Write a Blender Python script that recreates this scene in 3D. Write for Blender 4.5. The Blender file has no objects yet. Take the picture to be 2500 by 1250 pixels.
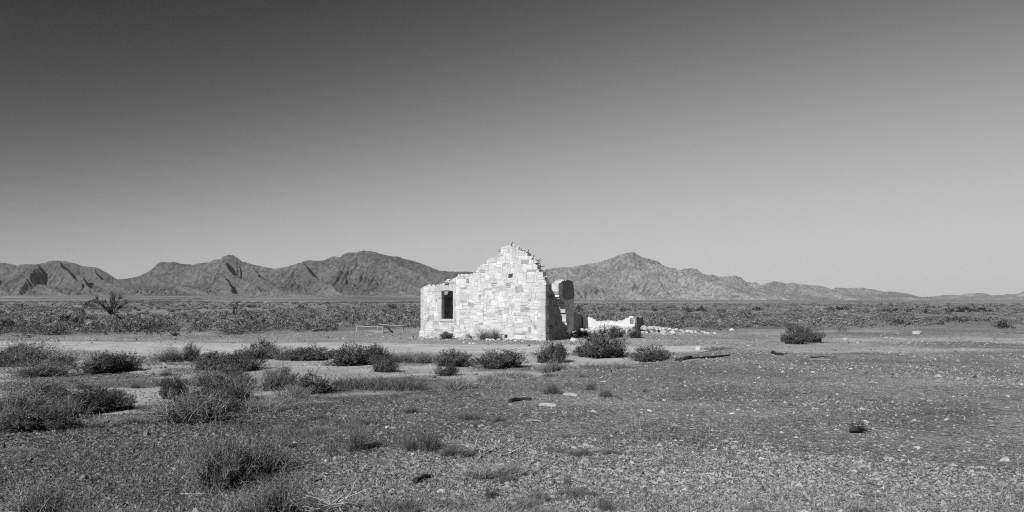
import bpy, math, random
import numpy as np
from mathutils import Vector

# ---------------------------------------------------------------- camera, sky, sun, exposure
scene = bpy.context.scene
COL = scene.collection
F, HZ, HC = 28.0/36.0*2500.0, 735.0, 2.05        # focal length in photo pixels, horizon row, eye height

cam_d = bpy.data.cameras.new('camera')
cam_d.lens, cam_d.sensor_width = 28.0, 36.0
cam_d.shift_y = (HZ-625.0)/2500.0
cam_d.clip_start, cam_d.clip_end = 0.1, 120000.0
cam = bpy.data.objects.new('camera', cam_d); COL.objects.link(cam)
cam.location = (0, 0, HC); cam.rotation_euler = (math.radians(90), 0, 0)
scene.camera = cam

SUN_A, SUN_E = math.radians(36), math.radians(37)   # sun behind the camera, to its left
to_sun = Vector((-math.sin(SUN_A)*math.cos(SUN_E), -math.cos(SUN_A)*math.cos(SUN_E), math.sin(SUN_E)))
world = bpy.data.worlds.new('World'); scene.world = world; world.use_nodes = True
wn = world.node_tree; wn.nodes.clear()
w_out = wn.nodes.new('ShaderNodeOutputWorld'); w_bg = wn.nodes.new('ShaderNodeBackground')
w_sky = wn.nodes.new('ShaderNodeTexSky'); w_sky.sky_type = 'NISHITA'; w_sky.sun_disc = False
w_sky.sun_elevation = SUN_E; w_sky.sun_rotation = math.pi+SUN_A
w_sky.altitude = 300; w_sky.air_density = 1.0; w_sky.dust_density = 0.6; w_sky.ozone_density = 1.5
w_sep = wn.nodes.new('ShaderNodeSeparateColor')      # black-and-white film behind a red filter
w_pow = wn.nodes.new('ShaderNodeMath'); w_pow.operation = 'POWER'; w_pow.inputs[1].default_value = 1.15
def w_math(op, x, y):
    n = wn.nodes.new('ShaderNodeMath'); n.operation = op
    for i, q in enumerate((x, y)):
        if isinstance(q, (int, float)): n.inputs[i].default_value = q
        else: wn.links.new(q, n.inputs[i])
    return n.outputs[0]
# polarised skylight through a polarising filter: darkest at right angles to the sun, all the way round the sky
w_tc = wn.nodes.new('ShaderNodeTexCoord'); w_dot = wn.nodes.new('ShaderNodeVectorMath'); w_dot.operation = 'DOT_PRODUCT'
wn.links.new(w_tc.outputs['Generated'], w_dot.inputs[0]); w_dot.inputs[1].default_value = to_sun
w_c2 = w_math('MULTIPLY', w_dot.outputs['Value'], w_dot.outputs['Value'])
w_pol = w_math('DIVIDE', w_math('SUBTRACT', 1.0, w_c2), w_math('ADD', 1.0, w_c2))
w_fil = w_math('SUBTRACT', 1.0, w_math('MULTIPLY', w_pol, 0.66))
wn.links.new(w_sky.outputs[0], w_sep.inputs[0]); wn.links.new(w_sep.outputs[0], w_pow.inputs[0])
w_x = w_math('POWER', w_math('MULTIPLY', w_math('MULTIPLY', w_pow.outputs[0], w_fil), 0.110), 2.05)      # contrasty film curve with a soft shoulder
w_y = w_math('DIVIDE', w_math('MULTIPLY', w_x, 11.3), w_math('ADD', 1.0, w_math('MULTIPLY', w_x, 18.63)))
wn.links.new(w_math('MULTIPLY', w_y, 10.0), w_bg.inputs[0])
w_bg.inputs[1].default_value = 0.10
wn.links.new(w_bg.outputs[0], w_out.inputs[0])

sun_d = bpy.data.lights.new('sun', 'SUN'); sun_d.energy = 5.0; sun_d.angle = math.radians(0.53)
sun_d.color = (1.0, 1.0, 1.0)
sun = bpy.data.objects.new('sun', sun_d); COL.objects.link(sun)
sun.rotation_euler = to_sun.to_track_quat('Z', 'Y').to_euler()
sun.location = (-20, -20, 30)

scene.view_settings.view_transform = 'Standard'; scene.view_settings.look = 'None'
scene.view_settings.exposure = 0.0; scene.view_settings.gamma = 1.0
scene.view_settings.use_curve_mapping = False
scene.render.engine = 'CYCLES'
scene.cycles.max_bounces = 6; scene.cycles.volume_bounces = 0
scene.cycles.transparent_max_bounces = 4
scene.cycles.use_denoising = False            # leaves a little film-like grain
scene.cycles.filter_width = 1.1

rng = np.random.default_rng(11); random.seed(11)

# ---------------------------------------------------------------- noise and ground height
def _hash(ix, iy, seed):
    h = (ix.astype(np.int64)*374761393 + iy.astype(np.int64)*668265263 + seed*974634777) & 0xffffffff
    h = ((h ^ (h >> 13))*1274126177) & 0xffffffff
    h = h ^ (h >> 16)
    return (h & 0xffff)/65535.0
def vnoise(x, y, seed=0):
    x = np.asarray(x, float); y = np.asarray(y, float)
    ix, iy = np.floor(x), np.floor(y); fx, fy = x-ix, y-iy
    fx = fx*fx*fx*(fx*(fx*6-15)+10); fy = fy*fy*fy*(fy*(fy*6-15)+10)
    a = _hash(ix, iy, seed); b = _hash(ix+1, iy, seed); c = _hash(ix, iy+1, seed); d = _hash(ix+1, iy+1, seed)
    return (a*(1-fx)+b*fx)*(1-fy)+(c*(1-fx)+d*fx)*fy
def fbm(x, y, seed=0, octaves=4, gain=0.5, lac=2.03):
    s, a, t = 0.0, 1.0, 0.0
    for i in range(octaves):
        s = s+a*vnoise(x+17.3*i, y-9.1*i, seed+i); t += a; a *= gain; x = x*lac; y = y*lac
    return s/t
def sstep(a, b, v):
    t = np.clip((v-a)/(b-a), 0, 1); return t*t*(3-2*t)

BX = [-400, -20, -8, -3, 0, 5.4, 15.8, 40, 400]; BY = [11, 12.5, 13, 15, 20, 27, 44, 70, 300]
def plateau(x, y):                                   # 1 on the raised gravel bank near the camera
    b = np.interp(x, BX, BY)
    return 1-sstep(-1.0, 1.0, (y-b)+0.9*(vnoise(x*0.5, y*0.5, 5)-0.5))
def gz(x, y):
    x = np.asarray(x, float); y = np.asarray(y, float)
    r = np.hypot(x, y)
    z = 0.20*plateau(x, y)
    z = z+(0.10*(fbm(x*0.22, y*0.22, 21, 3)-0.5)+0.05*(fbm(x*0.9, y*0.9, 22, 3)-0.5))*(1-0.8*np.exp(-((x+1.5)/5)**2-((y-42)/4)**2))
    z = z+0.30*np.exp(-((x-5.9)/1.7)**2-((y-48.6)/1.0)**2)           # rubble mound inside the fallen room
    z = z+0.16*np.exp(-((x-9.3)/1.8)**2-((y-49.2)/0.7)**2)
    z = z+1.2*(fbm(x*0.004, y*0.004, 31, 3)-0.5)*sstep(120, 500, r)
    left = sstep(0.16, -0.12, x/np.maximum(np.abs(y), 1)) if False else 1-sstep(-0.12, 0.16, x/np.maximum(np.abs(y), 1))
    z = z+(23*left+6)*sstep(900, 4600, r)*(y > 0)
    return z
def P(px, py):                                       # where a sight line meets the ground
    k = (px-1250)/F; Y = HC*F/(py-HZ)
    for _ in range(12):
        Y = 0.5*Y+0.5*(HC-float(gz(k*Y, Y)))*F/(py-HZ)
    return k*Y, Y, float(gz(k*Y, Y))

# ---------------------------------------------------------------- mesh helpers
def raw_mesh(name, V, T, mat, shade=None):
    """V (n,3), T (m,3 or 4) arrays -> mesh datablock with a per-vertex 'shade' attribute"""
    V = np.ascontiguousarray(V, np.float32); T = np.ascontiguousarray(T, np.int32); k = T.shape[1]
    me = bpy.data.meshes.new(name)
    me.vertices.add(len(V)); me.vertices.foreach_set('co', V.ravel())
    me.loops.add(T.size); me.loops.foreach_set('vertex_index', T.ravel())
    me.polygons.add(len(T)); me.polygons.foreach_set('loop_start', np.arange(0, T.size, k, dtype=np.int32))
    me.polygons.foreach_set('loop_total', np.full(len(T), k, np.int32))
    if shade is not None:
        a = me.attributes.new('shade', 'FLOAT', 'POINT'); a.data.foreach_set('value', np.ascontiguousarray(shade, np.float32))
    me.polygons.foreach_set('use_smooth', np.zeros(len(T), bool))
    me.update(calc_edges=True)
    if mat: me.materials.append(mat)
    return me
def link(name, data, parent=None, loc=(0, 0, 0)):
    o = bpy.data.objects.new(name, data); COL.objects.link(o); o.location = loc
    if parent: o.parent = parent
    return o
def tag(o, label=None, cat=None, group=None, kind=None):
    if label: o['label'] = label
    if cat: o['category'] = cat
    if group: o['group'] = group
    if kind: o['kind'] = kind
    return o
def smooth(me):
    me.polygons.foreach_set('use_smooth', np.ones(len(me.polygons), bool))

def tube(pts, radii, sides=4):
    pts = np.asarray(pts, float); n = len(pts); V = []; T = []
    for i in range(n):
        d = pts[min(i+1, n-1)]-pts[max(i-1, 0)]; d = d/(np.linalg.norm(d)+1e-9)
        a = np.cross(d, [0.31, 0.17, 0.94] if abs(d[2]) < 0.9 else [1, 0, 0]); a = a/(np.linalg.norm(a)+1e-9); b = np.cross(d, a)
        for j in range(sides):
            th = 2*math.pi*j/sides
            V.append(pts[i]+radii[i]*(math.cos(th)*a+math.sin(th)*b))
    for i in range(n-1):
        for j in range(sides):
            p, q = i*sides+j, i*sides+(j+1) % sides
            T += [(p, q, q+sides), (p, q+sides, p+sides)]
    for j in range(1, sides-1):
        T += [(0, j+1, j), ((n-1)*sides, (n-1)*sides+j, (n-1)*sides+j+1)]
    return np.array(V), np.array(T)
class Acc:
    """collects triangle pieces into one mesh"""
    def __init__(self): self.V, self.T, self.S, self.n = [], [], [], 0
    def add(self, V, T, s=1.0):
        self.V.append(V); self.T.append(np.asarray(T)+self.n); self.S.append(np.full(len(V), s) if np.isscalar(s) else s); self.n += len(V)
    def out(self): return np.concatenate(self.V), np.concatenate(self.T), np.concatenate(self.S)
    def mesh(self, name, mat): V, T, S = self.out(); return raw_mesh(name, V, T, mat, S)

# ---------------------------------------------------------------- materials (greys: the photograph is black and white)
def mat_new(name, rough=0.9):
    m = bpy.data.materials.new(name); m.use_nodes = True
    nt = m.node_tree; b = nt.nodes['Principled BSDF']
    b.inputs['Roughness'].default_value = rough
    b.inputs['Specular IOR Level'].default_value = 0.15
    return m, nt, b
def N(nt, t, **kw):
    n = nt.nodes.new(t)
    for k, v in kw.items(): setattr(n, k, v)
    return n
def noise(nt, vec, scale, detail=4, rough=0.6):
    n = N(nt, 'ShaderNodeTexNoise'); n.inputs['Scale'].default_value = scale
    n.inputs['Detail'].default_value = detail; n.inputs['Roughness'].default_value = rough
    nt.links.new(vec, n.inputs['Vector']); return n.outputs['Fac']
def remap(nt, v, a, b, c, d):
    n = N(nt, 'ShaderNodeMapRange'); nt.links.new(v, n.inputs['Value'])
    for i, x in zip(('From Min', 'From Max', 'To Min', 'To Max'), (a, b, c, d)): n.inputs[i].default_value = x
    return n.outputs[0]
def mathn(nt, op, a, b):
    n = N(nt, 'ShaderNodeMath', operation=op)
    for i, x in enumerate((a, b)):
        if isinstance(x, (int, float)): n.inputs[i].default_value = x
        else: nt.links.new(x, n.inputs[i])
    return n.outputs[0]
def shade_mat(name, base, var=0.25, scale=30.0, bump=0.0, bump_scale=60.0, rough=0.9, trans=0.0):
    m, nt, b = mat_new(name, rough)
    at = N(nt, 'ShaderNodeAttribute', attribute_name='shade'); ge = N(nt, 'ShaderNodeNewGeometry')
    nz = remap(nt, noise(nt, ge.outputs['Position'], scale), 0.25, 0.75, 1-var, 1+var)
    v = mathn(nt, 'MULTIPLY', mathn(nt, 'MULTIPLY', at.outputs['Fac'], nz), base)
    nt.links.new(v, b.inputs['Base Color'])
    if bump:
        bp = N(nt, 'ShaderNodeBump'); bp.inputs['Strength'].default_value = 1.0; bp.inputs['Distance'].default_value = bump
        nt.links.new(noise(nt, ge.outputs['Position'], bump_scale, 5), bp.inputs['Height']); nt.links.new(bp.outputs[0], b.inputs['Normal'])
    if trans:
        t = N(nt, 'ShaderNodeBsdfTranslucent'); mx = N(nt, 'ShaderNodeMixShader'); mx.inputs[0].default_value = trans
        nt.links.new(v, t.inputs[0]); nt.links.new(b.outputs[0], mx.inputs[1]); nt.links.new(t.outputs[0], mx.inputs[2])
        nt.links.new(mx.outputs[0], nt.nodes['Material Output'].inputs[0])
    return m
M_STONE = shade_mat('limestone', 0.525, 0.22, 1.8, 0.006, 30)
M_DRESS = shade_mat('dressed_stone', 0.42, 0.08, 4, 0.004, 40)
M_MORTAR = shade_mat('lime_mortar', 0.44, 0.15, 20, 0.01, 30)
M_SHADED_STONE = shade_mat('shaded_stone', 0.25, 0.3, 3, 0.03, 15)  # darker copy of the gable's stone, shade put into its colour
M_PLAST = shade_mat('whitewash', 0.60, 0.16, 4, 0.025, 14)
M_RENDER = shade_mat('grey_render', 0.42, 0.14, 2.5, 0.01, 25)
M_RENDER_D = shade_mat('dark_render', 0.20, 0.14, 2.5, 0.01, 25)
M_IRON = shade_mat('rusty_iron', 0.035, 0.3, 60)
M_PIPE = shade_mat('weathered_pipe', 0.30, 0.3, 20)
M_WOOD = shade_mat('grey_timber', 0.14, 0.3, 12, 0.006, 60)
M_PALEWOOD = shade_mat('bleached_timber', 0.30, 0.2, 18, 0.006, 60)
M_DARKWOOD = shade_mat('dark_timber', 0.035, 0.3, 18, 0.006, 60)
M_PEBBLE = shade_mat('pebbles', 0.25, 0.18, 50, 0.0)
M_ROCK = shade_mat('pale_rock', 0.48, 0.15, 9, 0.02, 18)
M_LEAF = shade_mat('saltbush_leaf', 0.085, 0.2, 4, trans=0.06)
M_DRY = shade_mat('dry_stem', 0.25, 0.2, 6, trans=0.1)
M_WIRY = shade_mat('wiry_twig', 0.12, 0.3, 15)
M_STEM = shade_mat('woody_stem', 0.045, 0.3, 15)
M_DEAD = shade_mat('dead_wood', 0.24, 0.3, 15)
M_SCRUB = shade_mat('scrub_leaf', 0.14, 0.2, 1.0, trans=0.05)

# ---------------------------------------------------------------- ground
def axis(lo, hi, step, far, grow):
    a = list(np.arange(lo, hi+step/2, step)); s = step
    while a[-1] < far: s *= grow; a.append(a[-1]+s)
    s = step
    while a[0] > -far: s *= grow; a.insert(0, a[0]-s)
    return np.array(a)
gx = axis(-38, 38, 0.38, 30000, 1.13); gy = axis(5, 62, 0.32, 30000, 1.12)
X, Y = np.meshgrid(gx, gy); Z = gz(X, Y)
nx, ny = len(gx), len(gy)
idx = np.arange(nx*ny).reshape(ny, nx)
Q = np.stack([idx[:-1, :-1], idx[:-1, 1:], idx[1:, 1:], idx[1:, :-1]], -1).reshape(-1, 4)
def sand_mask(x, y):
    """packed pale sand: the track past the ruin and bare patches between the bushes"""
    pl = plateau(x, y); w = 1.6*(fbm(x*0.12, y*0.2, 41, 3)-0.5)
    mid = np.interp(x, [-40, -22, -14, 0, 8, 14, 30], [40.5, 37.0, 35.2, 34.0, 34.4, 36.5, 43])
    half = np.interp(x, [-40, -22, -10, 4, 14, 30], [2.2, 3.4, 4.4, 3.1, 1.9, 0.9])
    t = 1-sstep(0.6, 1.15, np.abs(y-mid+w)/half)
    p = sstep(0.40, 0.60, fbm(x*0.35, y*0.45, 43, 3))*(1-pl)*(1-sstep(32, 36, y))*(1-sstep(3, 9, x))
    worn = 0.5*sstep(0.54, 0.70, fbm(x*0.10, y*0.26, 45, 3))*pl*sstep(-1, 3, x)             # smoother worn patches on the bank
    return np.clip(np.maximum(np.maximum(t*(1-0.8*pl), 0.8*p), worn), 0, 1)
def scrub_mask(x, y):
    b = np.interp(x, [-60, -30, -14, -8, 6, 12, 20, 34, 60], [42, 46, 53, 59, 58, 54, 57, 62, 70])
    return sstep(-6, 8, y-b+9*(fbm(x*0.12, y*0.12, 47, 2)-0.5))
sand = sand_mask(X, Y); scr = scrub_mask(X, Y); R_ = np.hypot(X, Y)
pl = plateau(X, Y)
tone = 0.245+0.10*(fbm(X*0.3, Y*0.3, 51, 4)-0.5)*2+0.09*(fbm(X*0.10, Y*0.22, 52, 3)-0.5)*2
tone = tone*(1-(1-sstep(-5, 2.5, X))*(0.50*(1-sstep(16, 30, R_))+0.08)*(R_ < 90))           # left foreground painted darker: a vignette put into the ground colour
tone = tone+0.09*(1-pl)*(1-scr)*(R_ < 80)*sstep(30, 40, Y)    # paler gravel apron round the ruin
tone = tone*(1-sand)+0.44*sand
tone = tone*(1-0.12*scr*(1-sstep(300, 900, R_)))
tone = tone*(1-sstep(500, 1100, R_))+(0.20+0.12*(fbm(X*0.0016, Y*0.006, 55, 4)-0.5)*2)*sstep(500, 1100, R_)
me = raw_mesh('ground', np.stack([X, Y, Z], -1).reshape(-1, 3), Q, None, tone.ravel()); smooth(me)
a = me.attributes.new('sand', 'FLOAT', 'POINT'); a.data.foreach_set('value', sand.ravel().astype(np.float32))
m, nt, b = mat_new('stony_ground', 0.95)
ge = N(nt, 'ShaderNodeNewGeometry'); pos = ge.outputs['Position']
at = N(nt, 'ShaderNodeAttribute', attribute_name='shade'); at2 = N(nt, 'ShaderNodeAttribute', attribute_name='sand')
cd = N(nt, 'ShaderNodeVectorMath', operation='LENGTH'); nt.links.new(pos, cd.inputs[0])
soft = mathn(nt, 'SUBTRACT', 1.0, mathn(nt, 'MULTIPLY', at2.outputs['Fac'], 0.75))
near = remap(nt, cd.outputs['Value'], 60, 200, 1.0, 0.0)
n1 = noise(nt, pos, 22, 5, 0.75); n2 = noise(nt, pos, 5.0, 5, 0.7); n3 = noise(nt, pos, 0.7, 5, 0.65); n4 = noise(nt, pos, 0.02, 6, 0.7)
s1 = mathn(nt, 'MULTIPLY', mathn(nt, 'SUBTRACT', n1, 0.5), mathn(nt, 'MULTIPLY', soft, 4.0))
s2 = mathn(nt, 'MULTIPLY', mathn(nt, 'SUBTRACT', n2, 0.5), mathn(nt, 'MULTIPLY', soft, 2.3))
s3 = mathn(nt, 'MULTIPLY', mathn(nt, 'SUBTRACT', n3, 0.5), 1.1)
s4 = mathn(nt, 'MULTIPLY', mathn(nt, 'SUBTRACT', n4, 0.5), 1.0)
mp = N(nt, 'ShaderNodeMapping'); mp.inputs['Scale'].default_value = (1.0, 0.22, 1.0); nt.links.new(pos, mp.inputs['Vector'])
far_ = remap(nt, cd.outputs['Value'], 300, 1200, 0.0, 2.6)
s5 = mathn(nt, 'MULTIPLY', mathn(nt, 'SUBTRACT', noise(nt, mp.outputs[0], 0.0035, 5, 0.65), 0.5), far_)
sm = mathn(nt, 'ADD', mathn(nt, 'ADD', mathn(nt, 'ADD', s1, s2), s5), mathn(nt, 'ADD', s3, s4))
v = mathn(nt, 'MULTIPLY', at.outputs['Fac'], mathn(nt, 'MAXIMUM', mathn(nt, 'ADD', sm, 1.0), 0.25))
nt.links.new(v, b.inputs['Base Color'])
vor = N(nt, 'ShaderNodeTexVoronoi'); vor.inputs['Scale'].default_value = 14; nt.links.new(pos, vor.inputs['Vector'])
hgt = mathn(nt, 'ADD', mathn(nt, 'MULTIPLY', n1, 0.6), mathn(nt, 'ADD', n2, mathn(nt, 'MULTIPLY', vor.outputs['Distance'], -0.7)))
bp = N(nt, 'ShaderNodeBump'); bp.inputs['Distance'].default_value = 0.09
nt.links.new(mathn(nt, 'MULTIPLY', mathn(nt, 'MULTIPLY', soft, near), 0.9), bp.inputs['Strength'])
nt.links.new(hgt, bp.inputs['Height']); nt.links.new(bp.outputs[0], b.inputs['Normal'])
me.materials.append(m)
tag(link('ground', me), 'stony desert plain with a pale sandy track', kind='structure')

# ---------------------------------------------------------------- mountain ranges
m, nt, b = mat_new('mountain_scrub_rock', 1.0)
ge = N(nt, 'ShaderNodeNewGeometry'); pos = ge.outputs['Position']
at = N(nt, 'ShaderNodeAttribute', attribute_name='shade')
k1 = remap(nt, noise(nt, pos, 0.035, 3, 0.7), 0.40, 0.62, 1.25, 0.60)
k2 = remap(nt, noise(nt, pos, 0.006, 5, 0.65), 0.3, 0.7, 0.75, 1.25)
nt.links.new(mathn(nt, 'MULTIPLY', at.outputs['Fac'], mathn(nt, 'MULTIPLY', k1, k2)), b.inputs['Base Color'])
bp = N(nt, 'ShaderNodeBump'); bp.inputs['Distance'].default_value = 6; bp.inputs['Strength'].default_value = 0.7
nt.links.new(noise(nt, pos, 0.05, 4, 0.7), bp.inputs['Height']); nt.links.new(bp.outputs[0], b.inputs['Normal'])
M_MOUNT = m

def erosion(h, iters, k=0.06, mexp=0.5):
    """implicit stream-power incision on a grid whose first row is the base level"""
    nr, nc = h.shape; n = nr*nc; I = np.arange(n).reshape(nr, nc)
    sh = [(-1, 0, 1.0), (1, 0, 1.0), (0, -1, 1.0), (0, 1, 1.0), (-1, -1, 1.414), (-1, 1, 1.414), (1, -1, 1.414), (1, 1, 1.414)]
    for it in range(iters):
        P_ = np.pad(h, 1, mode='edge'); IP = np.pad(I, 1, mode='edge'); best = np.zeros_like(h); rcv = I.copy()
        for dr, dc, dd in sh:
            s_ = (h-P_[1+dr:1+dr+nr, 1+dc:1+dc+nc])/dd; m_ = s_ > best; best = np.where(m_, s_, best); rcv = np.where(m_, IP[1+dr:1+dr+nr, 1+dc:1+dc+nc], rcv)
        rcv[0] = I[0]; order = np.argsort(h.ravel()).tolist(); rc = rcv.ravel().tolist(); area = [1.0]*n
        for i in reversed(order):
            r = rc[i]
            if r != i: area[r] += area[i]
        f = (k*np.minimum(np.array(area), 900.0)**mexp).tolist(); hl = h.ravel().tolist()
        for i in order:
            r = rc[i]
            if r != i and hl[r] < hl[i]: hl[i] = (hl[i]+f[i]*hl[r])/(1+f[i])
        h = np.array(hl).reshape(nr, nc)
        P_ = np.pad(h, 1, mode='edge'); h = h+0.02*(P_[:-2, 1:-1]+P_[2:, 1:-1]+P_[1:-1, :-2]+P_[1:-1, 2:]-4*h)
    return h
def mountain(name, label, prof, px0, px1, step, Df, Dr, rows, seed, spacing, slope, skew, foot_py, albedo, edge=60, knoll=1.0, apron_py=712, nb=1.2, erode=0):
    """a range as a ridge with sharp-crested spurs running down to the plain and V-shaped gullies between them"""
    r_ = np.random.default_rng(seed)
    pu = np.arange(px0, px1+step, step); v = np.concatenate([np.linspace(-0.3, 0, 6)[:-1], np.linspace(0, 1, rows), np.linspace(1, 1.5, 10)[1:]])
    PXg, Vg = np.meshgrid(pu, v)
    prof = np.array(prof, float)
    ridge_h = lambda px: (HZ-np.interp(px, prof[:, 0], prof[:, 1]))/F*Dr+2
    py = np.interp(pu, prof[:, 0], prof[:, 1])+1.1*(fbm(pu/8.0, pu*0+seed, seed, 3)-0.5)*2
    e = (HZ-py)/F
    D = Df+(Dr-Df)*Vg
    Xw = (PXg-1250)/F*D; vc = np.clip(Vg, 0, 1)
    foot = (HZ-foot_py)/F*Df
    rid = (e*Dr+2)[None, :]+0*D
    wob = lambda sc, am, sd: am*(fbm(Xw/sc, D/sc, seed+sd, 3)-0.5)*2
    Xq, Dq = Xw+wob(150, 24, 3)+wob(50, 7, 13), D+wob(150, 24, 4)
    back = (1-Vg)*(Dr-Df)                                     # metres in front of the ridge line
    H = np.full_like(D, -50.0)
    # the face below the ridge
    Hm = foot+(rid-foot)*np.clip(1-np.maximum(back, 0)/((rid-foot)/1.5+15), 0, 1)**1.3
    H = np.maximum(H, Hm)
    xr0, xr1 = (px0-1250)/F*Dr, (px1-1250)/F*Dr
    x = xr0
    while x < xr1:
        x += spacing*r_.uniform(0.55, 1.45)
        hr = ridge_h(x/Dr*F+1250)
        if hr < foot+25: continue
        end = r_.uniform(0.0, 0.22); sk = skew+r_.uniform(-0.22, 0.22); pw = r_.uniform(0.8, 1.15); m1, m2 = slope*r_.uniform(0.55, 0.85), slope*r_.uniform(1.15, 1.7)
        t = np.clip((vc-end)/(1-end), 0, 1)
        cx = x*(D/Dr)**0.3+sk*back+45*np.sin(back/240+r_.uniform(0, 6))
        crest = foot+(hr*r_.uniform(0.86, 1.0)-foot)*t**pw+16*np.sin(back/170+r_.uniform(0, 6))*t*(1-t)*3
        crest = np.where(Vg < end, -60, crest)
        dx = Xq-cx
        c = crest-np.where(dx < 0, -dx*m1, dx*m2)-6*np.exp(-(dx/14)**2)
        H = np.maximum(H, c)
    g = np.clip((vc-0.03)/0.2, 0, 1)*np.clip((1.05-vc)/0.2, 0.15, 1)
    for k_ in range(int((xr1-xr0)/spacing*nb)):                  # buttresses and flatirons lower on the face
        x = r_.uniform(xr0, xr1); hr = ridge_h(x/Dr*F+1250); top_v = r_.uniform(0.35, 0.9); end = r_.uniform(-0.05, 0.25)
        if hr < foot+25: continue
        t = (vc-end)/(top_v-end); sk = skew+r_.uniform(-0.5, 0.5); m1, m2 = slope*r_.uniform(0.7, 1.1), slope*r_.uniform(1.2, 1.9)
        crest = foot+(hr-foot)*top_v*r_.uniform(0.75, 1.08)*np.clip(t, 0, 1)**r_.uniform(0.7, 1.2)-np.maximum(t-1, 0)*(hr-foot)*1.2
        crest = np.where(t < 0, -60, crest); dx = Xq-(x*(D/Dr)**0.3+sk*back)
        H = np.maximum(H, crest-np.where(dx < 0, -dx*m1, dx*m2))
    H = H+g*(12*(0.5-np.abs(2*fbm(Xq/110, Dq/260, seed+5, 3)-1))+4*(0.4-np.abs(2*fbm(Xw/30, D/60, seed+6, 2)-1)))
    H = np.maximum(H, foot+((HZ-apron_py)/F*Dr-foot)*sstep(0, 0.75, Vg)*np.clip((rid-foot)/120, 0, 1)+wob(240, 6, 17))       # outwash slopes
    # knolls and outwash along the foot
    kn = np.clip(fbm(Xw/420, D/120, seed+9, 3)-0.47, 0, 1)*3.2*np.exp(-((Vg-0.10)/0.12)**2)
    H = np.maximum(H, foot*(0.7+0.3*np.clip(Vg*4, 0, 1))+kn*42*knoll)
    if erode:                                                   # rain-cut gullies: stream-power erosion down to the plain
        sel = (v >= 0) & (v <= 1); h0 = H[sel]+r_.uniform(0, 2.0, (int(sel.sum()), len(pu)))
        h1 = erosion(h0, erode); H[sel] = h1
    H = np.where(Vg > 1, rid-(Vg-1)*(Dr-Df)*0.45+wob(200, 20, 8)*np.clip((Vg-1)*5, 0, 1), H)
    H = np.where(Vg < 0, foot*(0.7+Vg*3)-6, H)
    tan = (H-HC)/D; mx = tan[v > 0.1].max(0)                     # the skyline comes out as traced
    fac = np.clip(e/np.maximum(mx, 1e-4), 0.3, 1.8)
    H = HC+(H-HC)*(1+(fac[None, :]-1)*np.clip((Vg-0.1)/0.3, 0, 1))
    ends = np.minimum(sstep(0, edge, PXg-px0), sstep(0, edge, px1-PXg))
    H = H*ends-40*(1-ends)
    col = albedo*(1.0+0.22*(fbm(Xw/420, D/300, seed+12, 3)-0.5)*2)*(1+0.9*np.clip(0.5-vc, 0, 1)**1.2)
    ii = np.arange(H.size).reshape(H.shape)
    Qm = np.stack([ii[:-1, :-1], ii[:-1, 1:], ii[1:, 1:], ii[1:, :-1]], -1).reshape(-1, 4)
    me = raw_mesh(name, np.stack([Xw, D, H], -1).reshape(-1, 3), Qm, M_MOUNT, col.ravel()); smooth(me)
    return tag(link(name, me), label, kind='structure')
LEFT = [(-700, 668), (-500, 655), (-300, 650), (-150, 638), (0, 642), (15, 642), (40, 648), (60, 645), (85, 645), (108, 642), (120, 637), (133, 635.5), (160, 638), (185, 643), (200, 649), (230, 652), (245, 657), (260, 665), (275, 675), (287, 682), (310, 680), (340, 674), (360, 664), (372, 657), (380, 648), (392, 639), (410, 641), (425, 639), (440, 644), (470, 646), (490, 643), (510, 640), (525, 633), (538, 632), (545, 626), (557, 622), (570, 624), (580, 630), (592, 639), (615, 645), (640, 651), (668, 656), (695, 652), (718, 646), (725, 643), (735, 642), (742, 637), (755, 635), (775, 636), (793, 635.5), (800, 631), (812, 625.5), (830, 628), (838, 621), (850, 616), (870, 617), (878, 612.5), (890, 611.5), (905, 613), (930, 620), (950, 625), (970, 626), (990, 633), (1010, 637), (1050, 652), (1070, 660), (1100, 662.5), (1160, 664), (1215, 680), (1260, 704), (1300, 720), (1340, 729), (1420, 734)]
RIGHT = [(1080, 728), (1180, 676), (1240, 668), (1327, 659), (1363, 653), (1388, 653), (1430, 646), (1470, 638), (1510, 623), (1530, 618), (1547, 615.5), (1553, 619), (1565, 627), (1580, 630), (1605, 638), (1618, 647), (1632, 653), (1643, 655), (1650, 654), (1654, 660), (1675, 656), (1690, 654), (1700, 656), (1708, 663), (1718, 669), (1740, 678), (1780, 692), (1830, 708), (1900, 722), (1960, 731)]
MIDR = [(1560, 725), (1640, 690), (1718, 671), (1740, 670), (1755, 676), (1780, 674), (1795, 672), (1808, 677), (1822, 688), (1835, 690), (1845, 689), (1858, 697), (1880, 706), (1930, 722), (1990, 731)]
FARR = [(1700, 722), (1800, 704), (1858, 697), (1870, 691), (1890, 686), (1910, 690), (1920, 693), (1933, 690), (1960, 695), (2000, 697), (2030, 706), (2045, 702), (2070, 704), (2085, 703), (2105, 702), (2130, 706), (2155, 712), (2185, 712), (2210, 716), (2240, 723), (2280, 730), (2340, 734)]
LAST = [(2080, 731), (2200, 727), (2265, 724), (2290, 722), (2325, 719), (2340, 721), (2355, 717), (2400, 715), (2420, 721), (2460, 718), (2485, 718), (2500, 710), (2580, 702), (2700, 708), (2850, 700), (3050, 716)]
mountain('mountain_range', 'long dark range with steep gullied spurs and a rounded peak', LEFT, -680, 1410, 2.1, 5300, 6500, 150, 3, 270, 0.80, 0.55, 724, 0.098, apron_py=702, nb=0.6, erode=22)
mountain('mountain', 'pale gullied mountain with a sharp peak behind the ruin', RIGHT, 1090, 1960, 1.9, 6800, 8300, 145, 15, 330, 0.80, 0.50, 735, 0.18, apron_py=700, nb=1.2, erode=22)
mountain('mountain', 'smaller pointed hill stepping down from the sharp peak', MIDR, 1570, 1990, 2.0, 8800, 10300, 90, 27, 330, 0.75, 0.3, 735, 0.17, apron_py=715, erode=18)
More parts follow.
